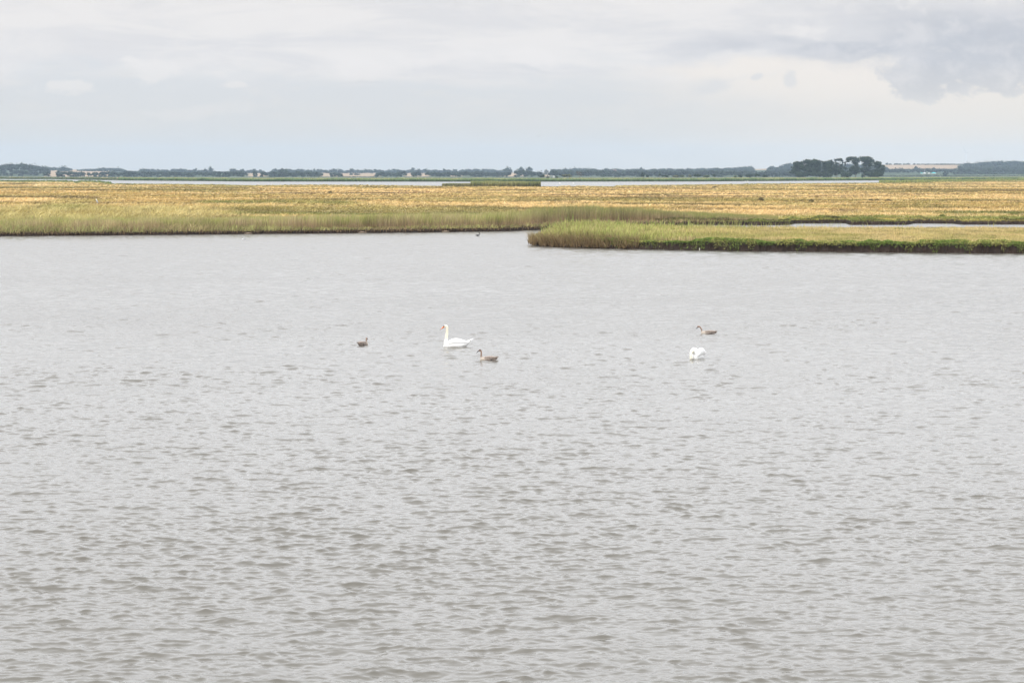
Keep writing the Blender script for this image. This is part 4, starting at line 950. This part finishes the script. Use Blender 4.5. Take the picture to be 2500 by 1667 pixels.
def adult_swan(loc, rz, lab, s=1, detail=True):
    root = empty('swan', loc, rz, s); tag(root, lab, 'swan')
    body = hull([(.01, .0, .03, .05), (.06, .03, .09, .11), (.16, .05, .15, .15), (.30, .06, .19, .17), (.5, .07, .21, .185), (.68, .08, .20, .175), (.82, .10, .16, .14), (.93, .13, .11, .10), (1.02, .19, .08, .07), (1.10, .26, .05, .035), (1.16, .315, .025, .012)])
    nk = neck([(.12, 0, .02), (.10, 0, .12), (.115, 0, .28), (.14, 0, .45), (.155, 0, .60), (.16, 0, .72), (.145, 0, .79), (.11, 0, .81), (.07, 0, .80)], [.11, .085, .062, .055, .050, .050, .054, .055, .045])
    fuse('body', [body, nk, ball((.10, 0, .80), .062, (1.15, .85, 1)), hull([(.06, .77, .03, .03), (.03, .77, .02, .025)])], M_sw, root)
    for sy in (-1, 1):
        V, q, t = hull([(.17, .12, .02, .04), (.24, .15, .06, .09), (.36, .185, .085, .115), (.5, .205, .095, .118), (.64, .20, .085, .10), (.76, .19, .06, .075), (.86, .18, .035, .045), (.95, .185, .012, .015)], sy*.125)
        mesh('wing', V, [q, t], M_wing, root, smooth=True)
    for k_, (sy, z_) in enumerate(((-.05, .30), (.05, .30), (0, .318))):
        V, q, t = hull([(1.0, .20, .02, .02), (1.10, .262, .035, .016), (1.19, z_, .012, .006)], sy); mesh('tail_feather', V, [q, t], M_wing, root, smooth=True)
    bill(root, (.035, 0, .785), (-.10, 0, .672), .032, .02, M_orange)
    V, q, t = loft([((.065, 0, .81), (-1, 0, -.8), .035, .028), ((.03, 0, .79), (-1, 0, -.8), .034, .034), ((.012, 0, .772), (-1, 0, -.8), .026, .030)], 12); mesh('face_mask', V, [q, t], M_black, root, smooth=True)
    V, q, t = ball((.022, 0, .805), .016); mesh('bill_knob', V, [q, t], M_black, root, smooth=True)
    for sy in (-1, 1):
        V, q, t = ball((.075, sy*.047, .812), .008); mesh('eye', V, [q, t], M_black, root, smooth=True)
    return root
def feeding_swan(loc, rz, lab, sc_=.84):
    """faces -X locally; neck arches forward and down into the water"""
    root = empty('swan', loc, rz, sc_); tag(root, lab, 'swan')
    body = hull([(.02, .05, .05, .07), (.07, .07, .13, .13), (.18, .08, .20, .17), (.35, .09, .235, .20), (.55, .10, .23, .20), (.72, .11, .18, .16), (.85, .14, .12, .10), (.97, .22, .06, .05), (1.05, .30, .03, .015)])
    nk = neck([(.16, 0, .20), (.08, 0, .30), (0, .0, .365), (-.09, .0, .375), (-.17, 0, .32), (-.215, 0, .20), (-.235, 0, .05), (-.235, 0, -.12)], [.10, .08, .062, .055, .052, .05, .048, .052])
    fuse('body', [body, nk], M_white_sw, root)
    for sy in (-1, 1):
        V, q, t = hull([(.10, .18, .03, .06), (.17, .24, .08, .14), (.30, .29, .105, .17), (.45, .31, .11, .175), (.6, .30, .10, .16), (.74, .27, .075, .12), (.86, .25, .045, .07), (.98, .25, .012, .02)], sy*.17)
        mesh('wing', V, [q, t], M_wing, root, smooth=True)
    V, q, t = hull([(.9, .22, .04, .03), (1.0, .29, .05, .02), (1.12, .36, .012, .006)]); mesh('tail_feather', V, [q, t], M_wing, root, smooth=True)
    return root
def fs_mat():
    m, t, b = new_mat('swan_feathers_feeding', .7, (.88, .88, .87), .3); q = G(t)
    tcn = N(t, 'ShaderNodeTexCoord'); sp = N(t, 'ShaderNodeSeparateXYZ'); L(t, tcn.outputs['Object'], sp.inputs[0])
    f_ = q.m('SUBTRACT', 1.0, q.smooth(sp.outputs[0], -.12, .08))
    L(t, q.mix(f_, (.88, .88, .87), (.84, .79, .64)), b.inputs['Base Color']); return m
M_white_sw = fs_mat()
def cyg_mat():
    m, t, b = new_mat('cygnet_down', .85, (.3, .22, .17), .2); q = G(t)
    tcn = N(t, 'ShaderNodeTexCoord'); sp = N(t, 'ShaderNodeSeparateXYZ'); L(t, tcn.outputs['Object'], sp.inputs[0])
    n = q.noise(tcn.outputs['Object'], 14, 4, .7); n2 = q.noise(tcn.outputs['Object'], 45, 2, .6)
    c = q.mix(q.smooth(n, .38, .62), (.36, .30, .26), (.20, .165, .145))
    c = q.mix(q.m('MULTIPLY', q.smooth(n2, .5, .7), .5), c, (.55, .44, .36))
    # pale breast and lower flank, dark cap
    br = q.m('MULTIPLY', q.m('SUBTRACT', 1.0, q.smooth(q.m('ADD', sp.outputs[0], q.m('MULTIPLY', n, .12)), .20, .34)), q.m('SUBTRACT', 1.0, q.smooth(sp.outputs[2], .07, .15)))
    c = q.mix(q.m('MULTIPLY', br, .7), c, (.58, .51, .43))
    c = q.mix(q.m('MULTIPLY', q.smooth(sp.outputs[2], .10, .20), .8), c, (.30, .20, .155))
    c = q.mix(q.smooth(sp.outputs[2], .355, .385), c, (.07, .045, .04))
    L(t, c, b.inputs['Base Color']); return m
M_cyg = cyg_mat(); M_cygbill = new_mat('grey_bill', .5, (.05, .05, .07), .4)[0]
M_cygwing = mottled('cygnet_wing_down', (.35, .29, .25), (.18, .145, .125), 26, .85, .2)
def cygnet(loc, rz, lab, pose=0, s=1):
    root = empty('cygnet', loc, rz, s); tag(root, lab, 'cygnet', 'grey-brown cygnets of the swan family')
    body = hull([(.0, .01, .03, .04), (.04, .03, .07, .075), (.12, .035, .10, .09), (.24, .04, .125, .10), (.38, .05, .125, .10), (.50, .05, .10, .09), (.58, .06, .07, .065), (.65, .08, .03, .04)])
    if pose == 0: pts = [(.07, 0, .02), (.045, 0, .08), (.045, 0, .17), (.05, 0, .26), (.045, 0, .34), (.015, 0, .375), (-.03, 0, .365)]; hd = (-.005, 0, .355); b0, b1 = (-.055, 0, .345), (-.135, 0, .265)
    elif pose == 1: pts = [(.07, 0, .02), (.03, 0, .06), (.025, 0, .14), (-.005, 0, .22), (-.05, 0, .29), (-.11, 0, .325), (-.155, 0, .30)]; hd = (-.125, 0, .30); b0, b1 = (-.165, 0, .27), (-.215, 0, .185)
    else: pts = [(.07, 0, .04), (.05, 0, .10), (.06, 0, .15), (.07, .0, .20), (.06, 0, .25), (.03, .0, .27)]; hd = (.045, 0, .255); b0, b1 = (.0, 0, .25), (-.05, 0, .19)
    rad = np.interp(np.linspace(0, 1, len(pts)), [0, .25, .6, 1], [.06, .034, .029, .032])
    fuse('body', [body, neck(pts, rad), ball(hd, .043, (1.25, .8, .9))], M_cyg, root, .009, 4)
    for sy in (-1, 1):
        V, q, t = hull([(.14, .07, .015, .02), (.20, .085, .04, .045), (.32, .10, .05, .05), (.45, .10, .045, .045), (.56, .10, .025, .03), (.66, .115, .008, .012)], sy*.075)
        mesh('wing', V, [q, t], M_cygwing, root, smooth=True)
        V, q, t = ball((.42, sy*.125, .03), .026, (1.3, .5, .8)); mesh('foot', V, [q, t], M_black, root, smooth=True)
        V, q, t = ball((hd[0]-.02, sy*.033, hd[2]+.01), .006); mesh('eye', V, [q, t], M_black, root, smooth=True)
    V, q, t = hull([(.58, .07, .03, .03), (.64, .10, .035, .02), (.70, .13, .015, .008)]); mesh('tail_feather', V, [q, t], M_cygwing, root, smooth=True)
    bill(root, b0, b1, .020, .012, M_cygbill, False)
    return root
x, y, _ = P(1082, 846.5); adult_swan((x, y, .01), 0, 'white adult swan with upright cream neck and orange bill')
x, y, _ = P(1686, 876); feeding_swan((x+.10, y+.12, -.02), R(60), 'white adult swan feeding with its head under water')
x, y, _ = P(1172, 880); cygnet((x, y, .015), R(2), 'cygnet with straight upright neck close behind the upright swan', 0, .98)
x, y, _ = P(1712, 815.5); cygnet((x, y, .015), R(-3), 'cygnet with curved neck bent forward beyond the feeding swan', 1, 1.0)
x, y, _ = P(893, 842); cygnet((x+.05, y+.12, .015), R(-122), 'cygnet swimming away with its neck drawn in, left of the upright swan', 2, .95)

M_corm = mottled('black_feathers', (.015, .013, .02), (.03, .027, .035), 15, .55)
def cormorant():
    x, y, _ = P(1166, 576.5); root = empty('cormorant', (x, y, 0), 0, 1.0); tag(root, 'black waterbird with raised crooked neck near the reed shore', 'cormorant')
    body = hull([(-.20, .10, .02, .02), (-.12, .10, .06, .04), (0, .095, .08, .05), (.10, .10, .08, .055), (.16, .11, .06, .05), (.2, .13, .03, .03)])
    nk = neck([(.12, 0, .11), (.19, 0, .17), (.25, 0, .22), (.26, 0, .27), (.21, 0, .31), (.19, 0, .36), (.19, 0, .41)], [.05, .04, .034, .03, .032, .034, .028])
    fuse('body', [body, nk, ball((.19, 0, .37), .04, (1.4, .8, .9))], M_corm, root, .01, 3)
    V, q, t = hull([(-.30, .085, .03, .008), (-.22, .09, .045, .012), (-.15, .10, .03, .015)]); mesh('tail', V, [q, t], M_corm, root, smooth=True)
    for sy in (-1, 1):
        V, q, t = hull([(-.2, .11, .01, .01), (-.08, .125, .03, .03), (.08, .125, .03, .03), (.14, .12, .01, .02)], sy*.06); mesh('wing', V, [q, t], M_corm, root, smooth=True)
    V, q, t = loft([((.19, 0, .39), (0, 0, 1), .016, .016), ((.20, 0, .50), (0, 0, 1), .008, .008)], 8); mesh('bill', V, [q, t], M_corm, root)
    V, q, t = ball((.0, -.0, .03), .09, (1.2, .7, .45)); mesh('belly', V, [q, t], M_corm, root, smooth=True)
cormorant()
M_gull = mottled('white_plumage', (.88, .88, .87), (.8, .8, .8), 9, .7); M_grey = mottled('grey_plumage', (.42, .43, .46), (.34, .35, .39), 9, .7)
def gull():
    x, y, _ = P(594, 585.5); root = empty('gull', (x, y, 0)); tag(root, 'white gull with a dark head floating near the left reeds', 'gull')
    fuse('body', [hull([(-.12, .05, .03, .04), (-.06, .055, .07, .06), (.04, .06, .08, .06), (.14, .07, .06, .045), (.22, .10, .02, .02)]), neck([(-.07, 0, .07), (-.08, 0, .13), (-.08, 0, .19)], [.05, .042, .035])], M_gull, root, .009, 3)
    V, q, t = ball((-.085, 0, .20), .046, (1.1, .85, .95)); mesh('hood', V, [q, t], M_black, root, smooth=True)
    V, q, t = loft([((-.12, 0, .195), (-1, 0, -.2), .012, .012), ((-.165, 0, .185), (-1, 0, -.2), .004, .004)], 8); mesh('bill', V, [q, t], M_black, root)
    for sy in (-1, 1):
        V, q, t = hull([(-.03, .085, .01, .02), (.06, .09, .025, .035), (.16, .10, .015, .02), (.20, .115, .008, .01)], sy*.055); wg = mesh('wing', V, [q, t], M_grey, root, smooth=True)
        V, q, t = hull([(.19, .115, .012, .010), (.27, .135, .006, .006)], sy*.045); mesh('wing_tip', V, [q, t], M_black, wg, smooth=True)
gull()
def heron():
    D = float(dist(500, .62)); x = X(236, D); z0 = float(ground_z(np.array(x), np.array(D))); root = empty('heron', (x, D, z0)); tag(root, 'grey heron with pale neck standing in the left meadow', 'heron')
    d = (-.45, 0, .9)
    body = loft([((.26, 0, .42), d, .03, .03), ((.2, 0, .55), d, .09, .10), ((.12, 0, .72), d, .13, .14), ((.03, 0, .9), d, .11, .12), ((-.03, 0, 1.02), d, .06, .07)], 16)
    fuse('body', [body], M_grey, root, .015, 3)
    fuse('neck', [neck([(-.02, 0, .98), (-.10, 0, 1.05), (-.09, 0, 1.14), (-.05, 0, 1.22), (-.09, 0, 1.28), (-.16, 0, 1.28)], [.06, .05, .045, .04, .045, .035])], M_gull, root, .012, 2)
    V, q, t = loft([((-.17, 0, 1.28), (-1, 0, -.15), .02, .02), ((-.32, 0, 1.25), (-1, 0, -.15), .005, .005)], 8); mesh('bill', V, [q, t], M_orange, root)
    for sy in (-1, 1):
        V, q, t = loft([((.34, sy*.02, .32), d, .015, .015), ((.24, sy*.09, .5), d, .03, .06), ((.12, sy*.12, .76), d, .03, .09), ((.02, sy*.1, .95), d, .02, .05)], 12); mesh('wing', V, [q, t], M_grey, root, smooth=True)
        V, q, t = tube([(.14, sy*.05, .6), (.16, sy*.05, .3), (.13, sy*.05, 0)], [.02, .014, .012], 7); mesh('leg', V, [q, t], M_bark, root)
heron()
def copy_tree(o, parent=None):
    c = o.copy(); C.objects.link(c); c.parent = parent
    for ch in list(o.children): copy_tree(ch, c)
    return c
first = None
for px, py, s_, lab in [(1365, 447.6, 1, 'left one of two tiny white swans floating right of the jutting reed bed'), (1398, 447.6, 1, 'right one of two tiny white swans floating right of the jutting reed bed'), (1818, 442.6, 1, 'left one of two tiny white swans by the far reeds left of the copse'), (1824, 442.6, 1, 'right one of two tiny white swans by the far reeds left of the copse')]:
    x, y, _ = P(px, py); sw = adult_swan((x, y-1, -.16), 0, lab) if first is None else copy_tree(first)
    if first is None: first = sw
    sw.location = (x, y-1, -.16); sw['label'] = lab; sw['group'] = 'tiny white swans on the far lake'
M_birdgrey = mottled('grey_brown_plumage', (.22, .21, .22), (.15, .15, .17), 5, .8)
def flyer(px, py, D, span, rz, dih, lab, mat, first_=[None]):
    D = D*SC
    z = float(Zof(py, D)); root = empty('flying_bird', (X(px, D), D, z), rz); tag(root, lab, 'bird', 'distant birds in flight')
    fuse('body', [hull([(-.22, 0, .02, .02), (-.12, 0, .055, .055), (.02, 0, .07, .06), (.16, 0, .04, .035), (.26, 0, .05, .008)])], mat, root, .015, 2)
    for sy in (-1, 1):
        V = []
        for t_, c_, xo in ((0, .11, 0), (.45, .10, -.06), (1, .02, .05)):
            yy = sy*span*.5*t_; zz = dih*span*.5*(t_ if t_ < .5 else .9-t_*.6)
            V += [(xo-c_, yy, zz), (xo, yy, zz+.018), (xo+c_, yy, zz), (xo, yy, zz-.012)]
        f = [(i*4+j, i*4+(j+1) % 4, (i+1)*4+(j+1) % 4, (i+1)*4+j) for i in range(2) for j in range(4)]+[(0, 3, 2, 1), (8, 9, 10, 11)]
        mesh('wing', V, np.array(f), mat, root, smooth=True)
flyer(1523.5, 317, 700, 1.0, R(70), .4, 'left one of a pair of dark birds flying in the sky', M_corm)
flyer(1529.5, 317.3, 720, 1.0, R(80), .2, 'right one of a pair of dark birds flying in the sky', M_corm)
flyer(1315.5, 333.4, 500, 1.1, R(75), .5, 'single grey bird flying left of the dark pair', M_birdgrey)
flyer(1174, 344, 800, .9, R(85), .35, 'tiny dark bird flying furthest down above the central ridge', M_birdgrey)
flyer(514, 352.5, 850, .9, R(60), .3, 'tiny grey bird flying low in the left sky', M_birdgrey)
flyer(874, 443.4, 1150, 1.3, R(80), .5, 'white bird flying low over the far lake', M_gull)

# ------------------------------------------------------------------ haze
hm = bpy.data.materials.new('haze_air'); hm.use_nodes = True; ht = hm.node_tree; ht.nodes.clear()
vo = N(ht, 'ShaderNodeVolumePrincipled'); vo.inputs['Color'].default_value = (.64, .81, .98, 1); vo.inputs['Density'].default_value = 0.9e-4/SC; vo.inputs['Anisotropy'].default_value = 0
ho = N(ht, 'ShaderNodeOutputMaterial'); L(ht, vo.outputs[0], ho.inputs['Volume'])
V, q = box(-9500, 9500, -1200, 18000, -4, 200)
hz = mesh('haze', V, q, hm); tag(hz, 'thin blue air haze over the whole marsh and lake', 'haze', kind='stuff')
